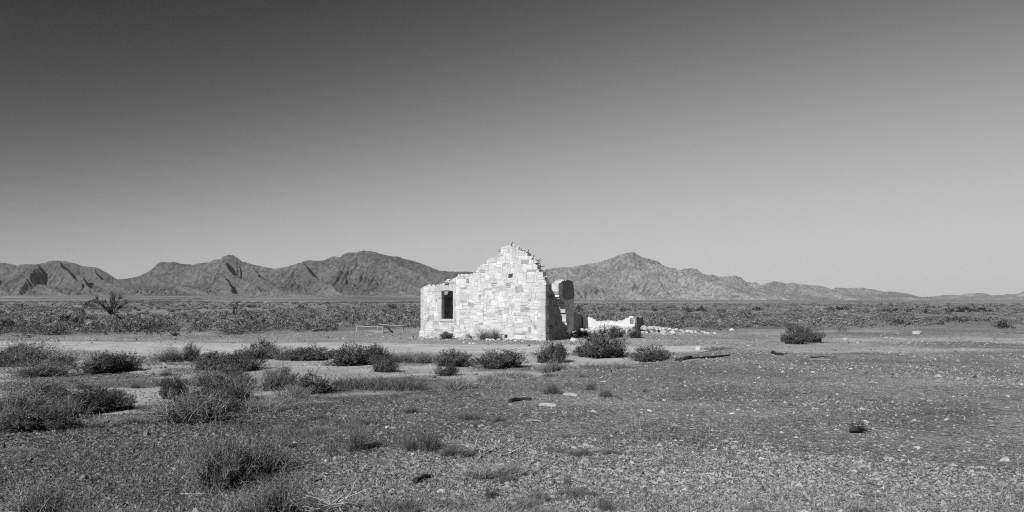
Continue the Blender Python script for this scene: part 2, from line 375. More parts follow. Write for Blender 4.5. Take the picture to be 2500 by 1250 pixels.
mountain('distant_hills', 'chain of low faint hills on the far skyline', FARR, 1710, 2340, 2.2, 11500, 13000, 70, 37, 380, 0.7, 0.3, 735, 0.18, apron_py=722, erode=14)
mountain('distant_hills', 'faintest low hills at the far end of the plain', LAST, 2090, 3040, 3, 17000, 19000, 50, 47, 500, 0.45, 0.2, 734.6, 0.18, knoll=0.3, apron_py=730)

# ---------------------------------------------------------------- haze (dry desert air)
hz = bpy.data.meshes.new('haze')
hx, h0, h1 = 31500.0, -60.0, 760.0
hv = [(x, y, z) for z in (h0, h1) for x, y in ((-hx, -hx), (hx, -hx), (hx, hx), (-hx, hx))]
hz.from_pydata(hv, [], [(0, 3, 2, 1), (4, 5, 6, 7), (0, 1, 5, 4), (1, 2, 6, 5), (2, 3, 7, 6), (3, 0, 4, 7)])
m = bpy.data.materials.new('haze_air'); m.use_nodes = True; nt = m.node_tree; nt.nodes.clear()
o_ = N(nt, 'ShaderNodeOutputMaterial'); pv = N(nt, 'ShaderNodeVolumePrincipled')
pv.inputs['Color'].default_value = (0.9, 0.9, 0.9, 1); pv.inputs['Density'].default_value = 1.1e-5; pv.inputs['Anisotropy'].default_value = 0.0
nt.links.new(pv.outputs[0], o_.inputs['Volume']); hz.materials.append(m)
tag(link('haze', hz), 'thin dry haze over the plain', kind='stuff')

# ---------------------------------------------------------------- ruined stone cottage
GD, SD = np.array([0.8845, -0.4665]), np.array([0.4665, 0.8845])       # along the gable (to the right), along the side wall (to the back)
RC = np.array([(1332-1250)/F*41.2, 41.2]); GW = 7.78; LC = RC-GW*GD
def gable_sz(px, py):
    k = (px-1250)/F; s = (k*LC[1]-LC[0])/(GD[0]-k*GD[1]); Y = LC[1]+s*GD[1]
    return s, HC-(py-HZ)*Y/F
def side_tz(px, py):
    k = (px-1250)/F; t = (k*RC[1]-RC[0])/(SD[0]-k*SD[1]); Y = RC[1]+t*SD[1]
    return t, HC-(py-HZ)*Y/F
def pack(mask, rs, wmax=6, hw=(0.22, 0.40, 0.24, 0.10, 0.04)):
    """fills the True cells with rectangles: squared rubble brought to rough courses"""
    nz_, ns_ = mask.shape; free = mask.copy(); out = []
    for j in range(nz_):
        for i in range(ns_):
            if not free[j, i]: continue
            h = 1+int(rs.choice(len(hw), p=hw)); w = int(rs.integers(2, wmax+1))
            if h >= 4: w = min(w, 5)
            if h == 1: w = max(w, 3)
            while h > 1 and not (j+h <= nz_ and free[j:j+h, i].all()): h -= 1
            ww = 1
            while ww < w and i+ww < ns_ and free[j:j+h, i+ww].all(): ww += 1
            if ww == 1 and out and False: pass
            free[j:j+h, i:i+ww] = False; out.append((i, j, ww, h))
    return out
def stone_geo(s0, s1, z0, z1, face, depth, rs, gap=0.004, jit=0.018, bevel=0.006, proud=0.018, warp=0.075):
    """one squared stone in wall coordinates (s along, n outward, z up)"""
    j = lambda: rs.uniform(-jit, jit)
    c = [(s0+gap+j(), z0+gap+j()*0.6), (s1-gap+j(), z0+gap+j()*0.6), (s1-gap+j(), z1-gap+j()*0.6), (s0+gap+j(), z1-gap+j()*0.6)]
    if warp: c = [(x+warp*(float(vnoise(x*0.9+3, z*1.3, 61))-0.5)*2, z+warp*(float(vnoise(x*1.1, z*0.9+7, 62))-0.5)*2) for x, z in c]
    f = face+rs.uniform(0, proud); ms, mz = (s0+s1)/2, (z0+z1)/2
    V = [(x, face-depth, z) for x, z in c]+[(x, f-bevel, z) for x, z in c]
    for x, z in c:
        V.append((x+(ms-x)/max(abs(ms-x), 1e-3)*min(bevel, abs(ms-x)*0.4), f+rs.uniform(-0.007, 0.007), z+(mz-z)/max(abs(mz-z), 1e-3)*min(bevel, abs(mz-z)*0.4)))
    V.append((ms, f+rs.uniform(-0.003, 0.004), mz))
    Q = []
    for a in range(4):
        b2 = (a+1) % 4
        Q += [(a, b2, b2+4), (a, b2+4, a+4), (a+4, b2+4, b2+8), (a+4, b2+8, a+8), (a+8, b2+8, 12)]
    Q += [(0, 3, 2), (0, 2, 1)]
    return np.array(V), np.array(Q)
class Wall:
    """maps wall coordinates to coordinates relative to the ruin's root"""
    def __init__(self, org, along, normal, root2):
        self.o, self.u, self.n, self.r = np.array(org), np.array(along), np.array(normal), np.array(root2)
    def w(self, V):
        V = np.asarray(V, float); xy = self.o+V[:, :1]*self.u+V[:, 1:2]*self.n-self.r
        return np.concatenate([xy, V[:, 2:3]], 1)
ALL_STONES = []                                       # (size, V, T, shade, parent, material) of every rubble stone
def core_mesh(wall, mask, cs, cz, s_off, face, depth, name, mat, parent, erode=True, z_off=0.0, noise_amp=0.0):
    m_ = mask.copy()
    if erode:
        p = np.pad(mask, 1); p[0, :] = p[1, :]
        m_ = mask & p[:-2, 1:-1] & p[2:, 1:-1] & p[1:-1, :-2] & p[1:-1, 2:]
    A = Acc(); nz_, ns_ = m_.shape
    pm = np.pad(m_, 1)
    def q(p4): A.add(wall.w(p4), [(0, 1, 2), (0, 2, 3)], 1.0)
    for j in range(nz_):
        i = 0
        while i < ns_:
            if not m_[j, i]: i += 1; continue
            k = i
            while k < ns_ and m_[j, k]: k += 1
            a, b2, z0, z1 = s_off+i*cs, s_off+k*cs, z_off+j*cz, z_off+(j+1)*cz; f, bk = face, face-depth
            q([(a, f, z0), (b2, f, z0), (b2, f, z1), (a, f, z1)]); q([(b2, bk, z0), (a, bk, z0), (a, bk, z1), (b2, bk, z1)])
            q([(a, bk, z0), (a, f, z0), (a, f, z1), (a, bk, z1)]); q([(b2, f, z0), (b2, bk, z0), (b2, bk, z1), (b2, f, z1)])
            q([(a, f, z1), (b2, f, z1), (b2, bk, z1), (a, bk, z1)])
            i = k
    return link(name, A.mesh(name, mat), parent)
def lay(wall, mask, cs, cz, s_off, face, depth, rs, parent, mat, z_off=0.0, thick=0.42, tone=(0.84, 1.10), dark=0.12, **kw):
    p = np.pad(mask, 1); p[0, :] = True
    for i, j, w, h in pack(mask, rs, **kw):
        sl = (slice(j, j+h+2), slice(i, i+w+2)); edge = not p[sl].all()
        V, T = stone_geo(s_off+i*cs, s_off+(i+w)*cs, z_off+j*cz, z_off+(j+h)*cz, face, thick if edge else depth, rs)
        sh = rs.uniform(*tone)
        if rs.random() < dark: sh *= rs.uniform(0.58, 0.88)
        ALL_STONES.append((w*cs*h*cz, wall.w(V), T, sh, parent, mat))
rs = np.random.default_rng(5)
ROOT2 = LC
ruin = bpy.data.objects.new('ruined_cottage', None); COL.objects.link(ruin); ruin.location = (LC[0], LC[1], 0)
tag(ruin, 'roofless pale stone cottage ruin with a ragged gable and one narrow window', 'ruin')
WG = Wall(LC, GD, (-SD[0], -SD[1]), ROOT2)            # the gable wall, facing the camera
WS = Wall(RC, SD, GD, ROOT2)                          # the side wall, facing right
WL = Wall(LC+0.45*GD, SD, GD, ROOT2)                  # inner face of the far side wall, seen through the window

# gable outline: traced skyline in wall coordinates
TOP = [(1026, 704), (1034, 701), (1040, 698), (1046, 695), (1052, 697), (1058, 700), (1066, 699), (1074, 695), (1084, 692), (1088, 684), (1094, 683), (1101, 682), (1112, 680), (1118, 675), (1128, 672), (1142, 671), (1152, 670), (1160, 668), (1163, 658), (1168, 652), (1176, 649), (1183, 647), (1190, 636), (1196, 632), (1203, 630), (1210, 625), (1217, 619), (1222, 610), (1227, 605), (1236, 601), (1246, 600), (1254, 600), (1262, 604), (1270, 608), (1277, 613), (1284, 618), (1291, 625), (1299, 631), (1306, 637), (1311, 645), (1314, 652), (1316, 660), (1321, 666), (1325, 675), (1328, 684), (1332, 693)]
tp = np.array([gable_sz(*q) for q in TOP])
CS, CZ = 0.088, 0.068
ns_, nzz = int(GW/CS), 76
CS = GW/ns_
PL_H = 0.34                                           # plinth height
sc = (np.arange(ns_)+0.5)*CS; zc = PL_H+(np.arange(nzz)+0.5)*CZ
SS, ZZ = np.meshgrid(sc, zc)
gm = ZZ < np.interp(SS, tp[:, 0], tp[:, 1])+0.13*(vnoise(SS*4.1, SS*0+2, 66)-0.5)+0.09*(vnoise(SS*11, SS*0+4, 67)-0.5)
s_w0, _ = gable_sz(1078.2, 740); s_w1, _ = gable_sz(1105.8, 740)
_, z_wt = gable_sz(1092, 708); _, z_wb = gable_sz(1092, 778.5)
s_j0, s_j1 = s_w0-0.25, s_w1+0.20; z_lt = z_wt+0.27
blocked = (SS > s_j0) & (SS < s_j1) & (ZZ > z_wb-0.16) & (ZZ < z_lt)        # window with its dressed surround
blocked |= (SS < 0.22) & (ZZ < tp[0, 1]-0.02)                             # left-hand quoins
alt = (np.floor((ZZ-PL_H)/0.36).astype(int) % 2)
blocked |= (SS > GW-0.30-0.14*alt) & (ZZ < 2.84)                           # right-hand quoins
def hole(px0, px1, py0, py1):
    a, z1 = gable_sz(px0, py0); b2, z0 = gable_sz(px1, py1)
    return a, b2, z0, z1
HOLES = [hole(1087, 1095.5, 691.5, 695.5), hole(1240, 1248.5, 669, 673.5)]
for a, b2, z0, z1 in HOLES: blocked |= (SS > a-0.03) & (SS < b2+0.03) & (ZZ > z0-0.02) & (ZZ < z1+0.03)
core_m = gm.copy()
core_m &= ~((SS > s_w0-0.05) & (SS < s_w1+0.05) & (ZZ > z_wb-0.05) & (ZZ < z_wt+0.12))
for a, b2, z0, z1 in HOLES: core_m &= ~((SS > a-0.06) & (SS < b2+0.06) & (ZZ > z0-0.05) & (ZZ < z1+0.05))
gable = core_mesh(WG, core_m, CS, CZ, 0, -0.007, 0.42, 'gable_wall', M_MORTAR, ruin, z_off=PL_H)
tag(gable, 'sunlit pale rubble gable wall with a ragged top')
lay(WG, gm & ~blocked, CS, CZ, 0, 0.0, 0.16, rs, gable, M_STONE, z_off=PL_H)
# plinth course, a little proud of the wall
npl = 4; pcs = (GW+0.10)/70; pm_ = np.ones((npl, 70), bool)
sg = (np.arange(70)+0.5)*pcs-0.07
pa, pb, pz0, pz1 = hole(1231.5, 1240, 820, 824.5)
SP, ZP = np.meshgrid(sg, (np.arange(npl)+0.5)*PL_H/npl)
pm_ &= ~((SP > pa-0.02) & (SP < pb+0.02) & (ZP > pz0-0.02) & (ZP < pz1+0.03))
plinth = core_mesh(WG, pm_, pcs, PL_H/npl, -0.07, 0.035, 0.40, 'plinth', M_MORTAR, ruin, erode=False)
lay(WG, pm_, pcs, PL_H/npl, -0.07, 0.05, 0.14, rs, plinth, M_STONE, thick=0.2, hw=(0.35, 0.5, 0.15))
def block(wall, name, s0, s1, z0, z1, face, depth, parent, mat, sh=1.0, gap=0.004, jit=0.003, bevel=0.008):
    V, T = stone_geo(s0, s1, z0, z1, face, depth, rs, gap=gap, jit=jit, bevel=bevel, proud=0.006, warp=0)
    V = wall.w(V); c = V.mean(0)
    return link(name, raw_mesh(name, V-c, T, mat, np.full(len(V), sh)), parent, c)
z = PL_H; i = 0
while z < tp[0, 1]-0.05:                              # left corner
    h = min(rs.uniform(0.30, 0.42), tp[0, 1]-z); block(WG, 'quoin', 0.0, 0.21+0.05*(i % 2), z, z+h, 0.012, 0.40, gable, M_DRESS, rs.uniform(0.92, 1.08)); z += h; i += 1
z = PL_H; i = 0
while z < 2.82:                                       # right corner, returning along the side wall
    h = min(0.36, 2.86-z); block(WG, 'quoin', GW-0.30-0.14*(i % 2), GW+0.006, z, z+h, 0.012, 0.26+0.2*((i+1) % 2), gable, M_DRESS, rs.uniform(0.92, 1.08)); z += h; i += 1
for a, b2 in ((s_j0, s_w0), (s_w1, s_j1)):            # window jambs
    z = z_wb; i = 0
    while z < z_wt-0.1:
        h = min(rs.uniform(0.3, 0.42), z_wt-0.06-z)
        block(WG, 'jamb_stone', a, b2, z, z+h, 0.012, 0.30, gable, M_DRESS, rs.uniform(0.93, 1.07)); z += h; i += 1
nv = 5; mid = (s_w0+s_w1)/2; hw_ = (s_w1-s_w0)/2      # shallow arch
arc = lambda s: z_wt-0.06+0.045*(1-((s-mid)/(hw_))**2) if abs(s-mid) < hw_ else z_wt-0.06
edges = np.linspace(s_j0, s_j1, nv+1)
for i in range(nv):
    a, b2 = edges[i]+0.004, edges[i+1]-0.004; n_ = 5; xs = np.linspace(a, b2, n_)
    V = [(x, f, arc(x)) for f in (-0.30, 0.014) for x in xs]+[(x, f, z_lt-0.004) for f in (-0.30, 0.014) for x in xs]
    T = []
    for k in range(n_-1):
        T += [(5+k, 6+k, 16+k), (5+k, 16+k, 15+k), (k, k+1, 6+k), (k, 6+k, 5+k), (15+k, 16+k, 11+k), (15+k, 11+k, 10+k), (1+k, k, 10+k), (1+k, 10+k, 11+k)]
    T += [(0, 5, 15), (0, 15, 10), (9, 4, 14), (9, 14, 19)]
    V = WG.w(V); c = V.mean(0); link('voussoir', raw_mesh('voussoir', V-c, np.array(T), M_DRESS, np.full(len(V), rs.uniform(0.9, 1.05))), gable, c)
block(WG, 'sill', s_j0+0.11, s_w1-0.06, z_wb-0.155, z_wb-0.002, 0.06, 0.40, gable, M_DRESS, 1.05, bevel=0.012)
block(WG, 'sill', s_w1-0.055, s_j1-0.03, z_wb-0.165, z_wb-0.008, 0.055, 0.40, gable, M_DRESS, 1.1, bevel=0.02)

# side wall: outer face in shade, broken down in steps towards the back
SIDE = [(1332, 695), (1346, 696), (1347, 708), (1353, 718), (1359, 728), (1363, 735), (1366, 746), (1369, 761), (1372, 772), (1374, 787), (1384, 797), (1385, 813), (1388, 823)]
st = np.array([side_tz(*q) for q in SIDE])
scs = 0.11; nt_ = int(3.05/scs); tz = int(3.0/CZ)
TT, TZ = np.meshgrid((np.arange(nt_)+0.5)*scs, (np.arange(tz)+0.5)*CZ)
sm_ = TZ < np.interp(TT, st[:, 0], st[:, 1])
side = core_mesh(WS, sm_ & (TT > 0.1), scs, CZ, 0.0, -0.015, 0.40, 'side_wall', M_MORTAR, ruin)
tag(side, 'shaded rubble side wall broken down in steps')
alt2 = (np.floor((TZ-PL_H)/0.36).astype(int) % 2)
lay(WS, sm_ & ~((TT < 0.26+0.22*(1-alt2)) & (TZ > PL_H) & (TZ < 2.84)), scs, CZ, 0.0, 0.0, 0.16, rs, side, M_SHADED_STONE, tone=(0.7, 1.1))

# standing wall fragment in the same line, plastered on its right face
FO = RC-2.0*GD
WF = Wall(FO, SD, GD, ROOT2)
def frag_tz(px, py):
    k = (px-1250)/F; t = (k*FO[1]-FO[0])/(SD[0]-k*SD[1]); Y = FO[1]+t*SD[1]
    return t, HC-(py-HZ)*Y/F
def prof_t(tab):                                      # (row, column) marks -> t as a function of height
    q = np.array([frag_tz(px, py)[::-1] for py, px in tab]); q = q[np.argsort(q[:, 0])]
    return lambda zz: np.interp(zz, q[:, 0], q[:, 1])
tl = prof_t([(688, 1368), (694, 1364), (712, 1363), (730, 1365), (738, 1375), (745, 1380), (775, 1382), (800, 1384), (826, 1385)])
tr = prof_t([(684, 1396), (690, 1399), (705, 1401), (716, 1402), (745, 1401), (762, 1399.5), (763.5, 1424), (826, 1424)])
_tz = np.array([frag_tz(*q_) for q_ in [(1362, 696), (1366, 693), (1370, 689), (1375, 686), (1384, 684.5), (1397, 686), (1401, 700), (1402, 764), (1412, 767), (1420, 770), (1424, 775)]])
zt_ = lambda t: np.interp(t, _tz[:, 0], _tz[:, 1])
f0 = frag_tz(1362, 700)[0]; nf, nfz = int((frag_tz(1424, 700)[0]-f0)/0.11)+1, 50; fcs = 0.11
FT, FZ = np.meshgrid(f0+(np.arange(nf)+0.5)*fcs, (np.arange(nfz)+0.5)*CZ)
fm = (FT > tl(FZ)) & (FT < tr(FZ)) & (FZ < zt_(FT))
frag = core_mesh(WF, fm, fcs, CZ, f0, -0.03, 0.38, 'wall_fragment', M_MORTAR, ruin)
tag(frag, 'tall standing wall fragment with a broken near end')
lay(WF, fm, fcs, CZ, f0, -0.015, 0.18, rs, frag, M_STONE, thick=0.43, wmax=4, tone=(0.8, 1.1))
def sheet(wall, poly, face, th, name, mat, parent, sh=1.0, edge_noise=0.012, seed=3):
    """a coat of plaster: ragged polygon in (s, z) with thickness"""
    import mathutils
    r_ = np.random.default_rng(seed); pts = []
    for a in range(len(poly)):
        p0, p1 = np.array(poly[a]), np.array(poly[(a+1) % len(poly)]); n_ = max(1, int(np.linalg.norm(p1-p0)/0.08))
        for k in range(n_): pts.append(p0+(p1-p0)*k/n_+r_.uniform(-edge_noise, edge_noise, 2))
    n_ = len(pts)
    tess = mathutils.geometry.tessellate_polygon([[Vector((p[0], p[1], 0)) for p in pts]])
    V = [(p[0], face, p[1]) for p in pts]+[(p[0], face-th, p[1]) for p in pts]
    T = [tuple(t) for t in tess]+[tuple(i+n_ for i in t[::-1]) for t in tess]
    for k in range(n_): k2 = (k+1) % n_; T += [(k, k+n_, k2+n_), (k, k2+n_, k2)]
    V = wall.w(V)
    me = raw_mesh(name, V, np.array(T), mat, np.full(len(V), sh)); me.validate()
    return link(name, me, parent)
_q = lambda px, py: frag_tz(px, py)
UP = [_q(1374, 688), _q(1377, 685), _q(1388, 684.5), _q(1397, 686), _q(1399, 691), _q(1401, 705), _q(1402, 716), _q(1401, 729), _q(1392, 730), _q(1386, 733), _q(1378, 729), _q(1374, 727)]
LO = [_q(1378, 730), _q(1386, 734), _q(1392, 731), _q(1401, 730), _q(1400.5, 745), _q(1399, 762), _q(1400, 775), _q(1400.5, 826), _q(1388.5, 828), _q(1388.5, 742), _q(1384, 737)]
BK = [_q(1401, 764), _q(1412, 767.5), _q(1420, 770), _q(1424, 775), _q(1424, 824), _q(1401, 827)]
tag(sheet(WF, UP, 0.012, 0.03, 'upper_plaster', M_RENDER_D, frag, 1.0), 'dark grey weathered plaster')
tag(sheet(WF, LO, 0.012, 0.03, 'lower_plaster', M_RENDER, frag, 1.15, seed=4), 'paler plaster below a dark stain line')
tag(sheet(WF, BK, 0.012, 0.03, 'rear_plaster', M_RENDER_D, frag, 1.1, seed=5), 'low grey plastered stub')

# far side wall of the cottage: its shaded inner face fills the window
lz = lambda t: 2.52+0.10*np.sin(t*3.1)+0.06*np.sin(t*9)
nl = 50; LT, LZ = np.meshgrid((np.arange(nl)+0.5)*0.11+0.45, (np.arange(42)+0.5)*CZ)
lm = LZ < lz(LT)+0.08*(rs.random(LT.shape)-0.5)
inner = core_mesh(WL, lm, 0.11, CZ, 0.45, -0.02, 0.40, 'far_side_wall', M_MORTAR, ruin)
lay(WL, lm, 0.11, CZ, 0.45, 0.0, 0.16, rs, inner, M_SHADED_STONE, tone=(0.7, 1.1))

# the 300 stones that show largest are parts of their own, the others one joined part on each wall
vis = [k for k, q in enumerate(ALL_STONES) if q[4] is not inner]
w_of = lambda k: ALL_STONES[k][0]*(0.5 if ALL_STONES[k][4] in (side, frag) else 1.0)
big = set(sorted(vis, key=lambda k: -w_of(k))[:300])
rest = {}
for k, (ar, V, T, sh, par, mt) in enumerate(ALL_STONES):
    if k in big:
        c = V.mean(0); link('stone', raw_mesh('stone', V-c, T, mt, np.full(len(V), sh)), par, c)
    else: rest.setdefault((par.name, mt.name), [par, mt, Acc()])[2].add(V, T, sh)
for par, mt, A in rest.values(): tag(link('small_stones', A.mesh('small_stones', mt), par), kind='stuff')

# loose caps of stone along the broken tops
def chip(parent, c, r, mat, sh, seed):
    q = np.random.default_rng(seed); V, T = rock_geo(q)
    V = V*np.array([r*q.uniform(0.8, 1.4), r*q.uniform(0.8, 1.2), r*q.uniform(0.5, 0.9)])
    return link('cap_stone', raw_mesh('cap_stone', V, T, mat, np.full(len(V), sh)), parent, c)
PHI = (1+5**0.5)/2
ICO_V = np.array([(-1, PHI, 0), (1, PHI, 0), (-1, -PHI, 0), (1, -PHI, 0), (0, -1, PHI), (0, 1, PHI), (0, -1, -PHI), (0, 1, -PHI), (PHI, 0, -1), (PHI, 0, 1), (-PHI, 0, -1), (-PHI, 0, 1)])/math.sqrt(1+PHI*PHI)
ICO_T = np.array([(0, 11, 5), (0, 5, 1), (0, 1, 7), (0, 7, 10), (0, 10, 11), (1, 5, 9), (5, 11, 4), (11, 10, 2), (10, 7, 6), (7, 1, 8), (3, 9, 4), (3, 4, 2), (3, 2, 6), (3, 6, 8), (3, 8, 9), (4, 9, 5), (2, 4, 11), (6, 2, 10), (8, 6, 7), (9, 8, 1)])
def rot3(q):
    a = q.normal(size=4); a /= np.linalg.norm(a); w, x, y, z_ = a
    return np.array([[1-2*(y*y+z_*z_), 2*(x*y-z_*w), 2*(x*z_+y*w)], [2*(x*y+z_*w), 1-2*(x*x+z_*z_), 2*(y*z_-x*w)], [2*(x*z_-y*w), 2*(y*z_+x*w), 1-2*(x*x+y*y)]])
def rock_geo(q, blocky=0.5):
    """an angular broken rock of about unit radius"""
    V = ICO_V@rot3(q).T
    V = V*(1-blocky)+blocky*np.clip(V*1.5, -0.85, 0.85)
    V = V*q.uniform(0.78, 1.18, (12, 1))
    return V, ICO_T
for k in range(60):
    px = rs.uniform(1030, 1330); s, z = gable_sz(px, np.interp(px, [q[0] for q in TOP], [q[1] for q in TOP]))
    p = WG.w([(s, rs.uniform(-0.34, -0.06), z-0.01)])[0]
    chip(gable, p, rs.uniform(0.05, 0.12), M_STONE, rs.uniform(0.85, 1.1), 100+k)

# rusty iron ties sticking out of the broken tops
def tie(pts, r=0.013, parent=gable, conv=gable_sz, wall=WG, dn=-0.2):
    P3 = []
    for k, (px, py) in enumerate(pts):
        s, z = conv(px, py); P3.append(wall.w([(s, dn, z)])[0])
    V, T = tube(P3, [r]*len(P3), 4); c = V[0]
    return link('iron_tie', raw_mesh('iron_tie', V-c, T, M_IRON, np.ones(len(V))), parent, c)
tie([(1245, 602), (1245, 594), (1246, 591.5), (1248, 592.5)], 0.022)
tie([(1219, 622), (1216.8, 617), (1214.3, 609)], 0.016)
tie([(1186, 650), (1184, 646.5), (1181.5, 642), (1184.5, 636)], 0.016)
tie([(1160, 670), (1160, 664), (1159.6, 658)], 0.018)
tie([(1284, 617), (1285, 613), (1286.5, 609)], 0.02)
tie([(1297, 628), (1298.5, 625), (1300, 622)], 0.02)
tie([(1308, 640), (1311, 634), (1313, 631.5), (1316, 636)], 0.018)
tie([(1314, 651), (1320, 650), (1325.5, 649)], 0.022)
tie([(1302, 632), (1309, 636), (1315, 640), (1311, 643)], 0.02)
tie([(1272, 617), (1274, 613.5), (1282, 615)], 0.02)
tie([(1361, 694), (1362.5, 686), (1361.5, 682), (1363.5, 676.5), (1367, 675)], 0.010, frag, frag_tz, WF, -0.25)
tie([(1382, 686), (1380.5, 681), (1379.3, 677)], 0.018, frag, frag_tz, WF, -0.1)

# ---------------------------------------------------------------- low whitewashed wall of the fallen rear room
CC = RC+9.5*SD-2.0*GD
low = bpy.data.objects.new('low_wall', None); COL.objects.link(low); low.location = (CC[0], CC[1], 0)
tag(low, 'low broken whitewashed wall remnant right of the tall ruin', 'wall')
WW = Wall(CC, GD, (-SD[0], -SD[1]), CC)
def white_sz(px, py):
    k = (px-1250)/F; s = (k*CC[1]-CC[0])/(GD[0]-k*GD[1]); Y = CC[1]+s*GD[1]; return s, HC-(py-HZ)*Y/F
WT = [(1424, 770), (1431, 770.5), (1436, 774), (1441, 775), (1446, 778), (1452, 781), (1457, 784), (1470, 784), (1486, 783.5), (1500, 784), (1518, 783), (1525, 778), (1530, 775.5), (1538, 773.5), (1544, 772), (1547, 776), (1549, 779)]
wt = [white_sz(*q) for q in WT]; S_END = wt[-1][0]; S_BEG = wt[0][0]
WE = Wall(CC+(S_END+0.12)*GD, SD, GD, CC)
def ragged_wall(wall, top, thick, name, mat, parent, step=0.07, seed=1, amp=0.045, s_end=None):
    r_ = np.random.default_rng(seed); top = np.array(top); s1 = s_end or top[-1, 0]; n_ = int(s1/step); A = Acc()
    xs = np.linspace(max(top[0, 0], 0), s1, n_); nzv = 12
    V = []
    for x in xs:
        zt2 = np.interp(x, top[:, 0], top[:, 1])+r_.uniform(-amp, amp)
        for k in range(nzv): V.append((x, 0.04*(vnoise(x*3, k*0.5, seed)-0.5)*2, zt2*k/(nzv-1)-0.02))
        V.append((x, -thick*0.5, zt2+r_.uniform(0, 0.03))); V.append((x, -thick, zt2-r_.uniform(0, 0.08))); V.append((x, -thick, -0.02))
    m_ = nzv+3; T = []
    for a in range(len(xs)-1):
        for k in range(m_-1):
            p = a*m_+k; T += [(p, p+m_, p+m_+1), (p, p+m_+1, p+1)]
    V = np.array(V); e0, e1 = list(range(m_)), list(range((len(xs)-1)*m_, len(xs)*m_))
    for k in range(1, m_-1): T += [(e0[0], e0[k], e0[k+1]), (e1[0], e1[k+1], e1[k])]
    return link(name, raw_mesh(name, wall.w(V), np.array(T), mat, np.ones(len(V))), parent)
tag(ragged_wall(WW, wt, 0.42, 'white_wall', M_PLAST, low, s_end=S_END+0.02), 'sunlit whitewashed face with a dipped broken top')
ne = 11; ET, EZ = np.meshgrid((np.arange(ne)+0.5)*0.11, (np.arange(17)+0.5)*CZ)
em = EZ < 1.06+0.05*np.sin(ET*7)+0.10*(rs.random(ET.shape)-0.5)
ALL_STONES.clear()
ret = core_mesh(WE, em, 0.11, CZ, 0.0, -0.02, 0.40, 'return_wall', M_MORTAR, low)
lay(WE, em, 0.11, CZ, 0.0, 0.0, 0.15, rs, ret, M_SHADED_STONE, tone=(0.6, 1.0))
for ar, V, T, sh, par, mt in ALL_STONES:
    c = V.mean(0); link('stone', raw_mesh('stone', V-c, T, mt, np.full(len(V), sh)), par, c)

# ---------------------------------------------------------------- fallen rubble: each stone a thing
ROCKS = [(lambda q: rock_geo(q))(np.random.default_rng(900+k)) for k in range(14)]
ROCK_ME = [[raw_mesh('rubble_stone', V, T, M_ROCK, np.full(len(V), sh)) for sh in (0.85, 1.05)] for V, T in ROCKS]
def place_rock(x, y, r, flat, label, cat, group, q, name='rubble_stone', lift=0.0, dark=False):
    me = ROCK_ME[int(q.integers(14))][int(q.integers(2))]
    o = link(name, me, None, (x, y, float(gz(x, y))+r*flat*0.35+lift)); o.scale = (r*q.uniform(0.8, 1.4), r*q.uniform(0.8, 1.2), r*flat); o.rotation_euler = (q.uniform(-0.3, 0.3), q.uniform(-0.3, 0.3), q.uniform(0, 6.3))
    return tag(o, label, cat, group)
q = np.random.default_rng(77)
for k in range(85):                                    # inside the fallen room, below the white wall
    s = q.uniform(S_BEG-0.3, S_END+0.3); d_ = abs(q.normal(0, 0.7))+0.05; p = CC+GD*s-SD*d_
    place_rock(p[0], p[1], q.uniform(0.07, 0.22)*(1.2 if s < S_END-1 else 0.8), q.uniform(0.5, 0.9), 'pale stone heaped against the foot of the low whitewashed wall', 'stone', 'rubble below the whitewashed wall', q, lift=max(0, 0.25-0.3*d_))
for k in range(75):                                    # spill to the right of the wall
    u = q.random()**1.4; px = 1566+u*185; Yd = 49.0+q.normal(0, 0.5)+0.6*u
    x = (px-1250)/F*Yd
    place_rock(x, Yd, q.uniform(0.07, 0.24)*(1-0.5*u), q.uniform(0.5, 0.9), 'white stone in the low rubble spill trailing off right of the whitewashed wall', 'stone', 'rubble trailing off from the whitewashed wall', q, lift=(0.22*(1-u) if q.random() < 0.5 else 0))
for k in range(48):                                    # at the foot of the gable
    s = q.uniform(0.3, 7.9); p = LC+GD*s-SD*(0.1+1.2*q.random()**1.8)
    place_rock(p[0], p[1], q.uniform(0.035, 0.12), q.uniform(0.5, 0.8), 'small fallen stone on the gravel at the foot of the gable wall', 'stone', 'small stones fallen along the gable foot', q)
for k in range(40):                                    # among the bushes behind the side wall
    px = q.uniform(1388, 1452); Yd = q.uniform(45.6, 48.6); x = (px-1250)/F*Yd
    place_rock(x, Yd, q.uniform(0.06, 0.2), q.uniform(0.5, 0.9), 'broken stone on the floor between the side wall and the plastered stub', 'stone', 'rubble behind the side wall', q, lift=q.uniform(0, 0.12))
p = LC+GD*3.15-SD*0.32
place_rock(p[0], p[1], 0.21, 1.1, 'large triangular stone leaning on the plinth left of the gable bushes', 'stone', None, q)
for k, (px, py, r) in enumerate([(1136, 838, 0.12), (1148, 840, 0.10), (1157, 841, 0.12)]):
    x, y, z = P(px, py); o = place_rock(x, y, r, 0.6, 'dark-shadowed block in the row lying before the gable plinth', 'stone', 'dark blocks before the plinth', q)
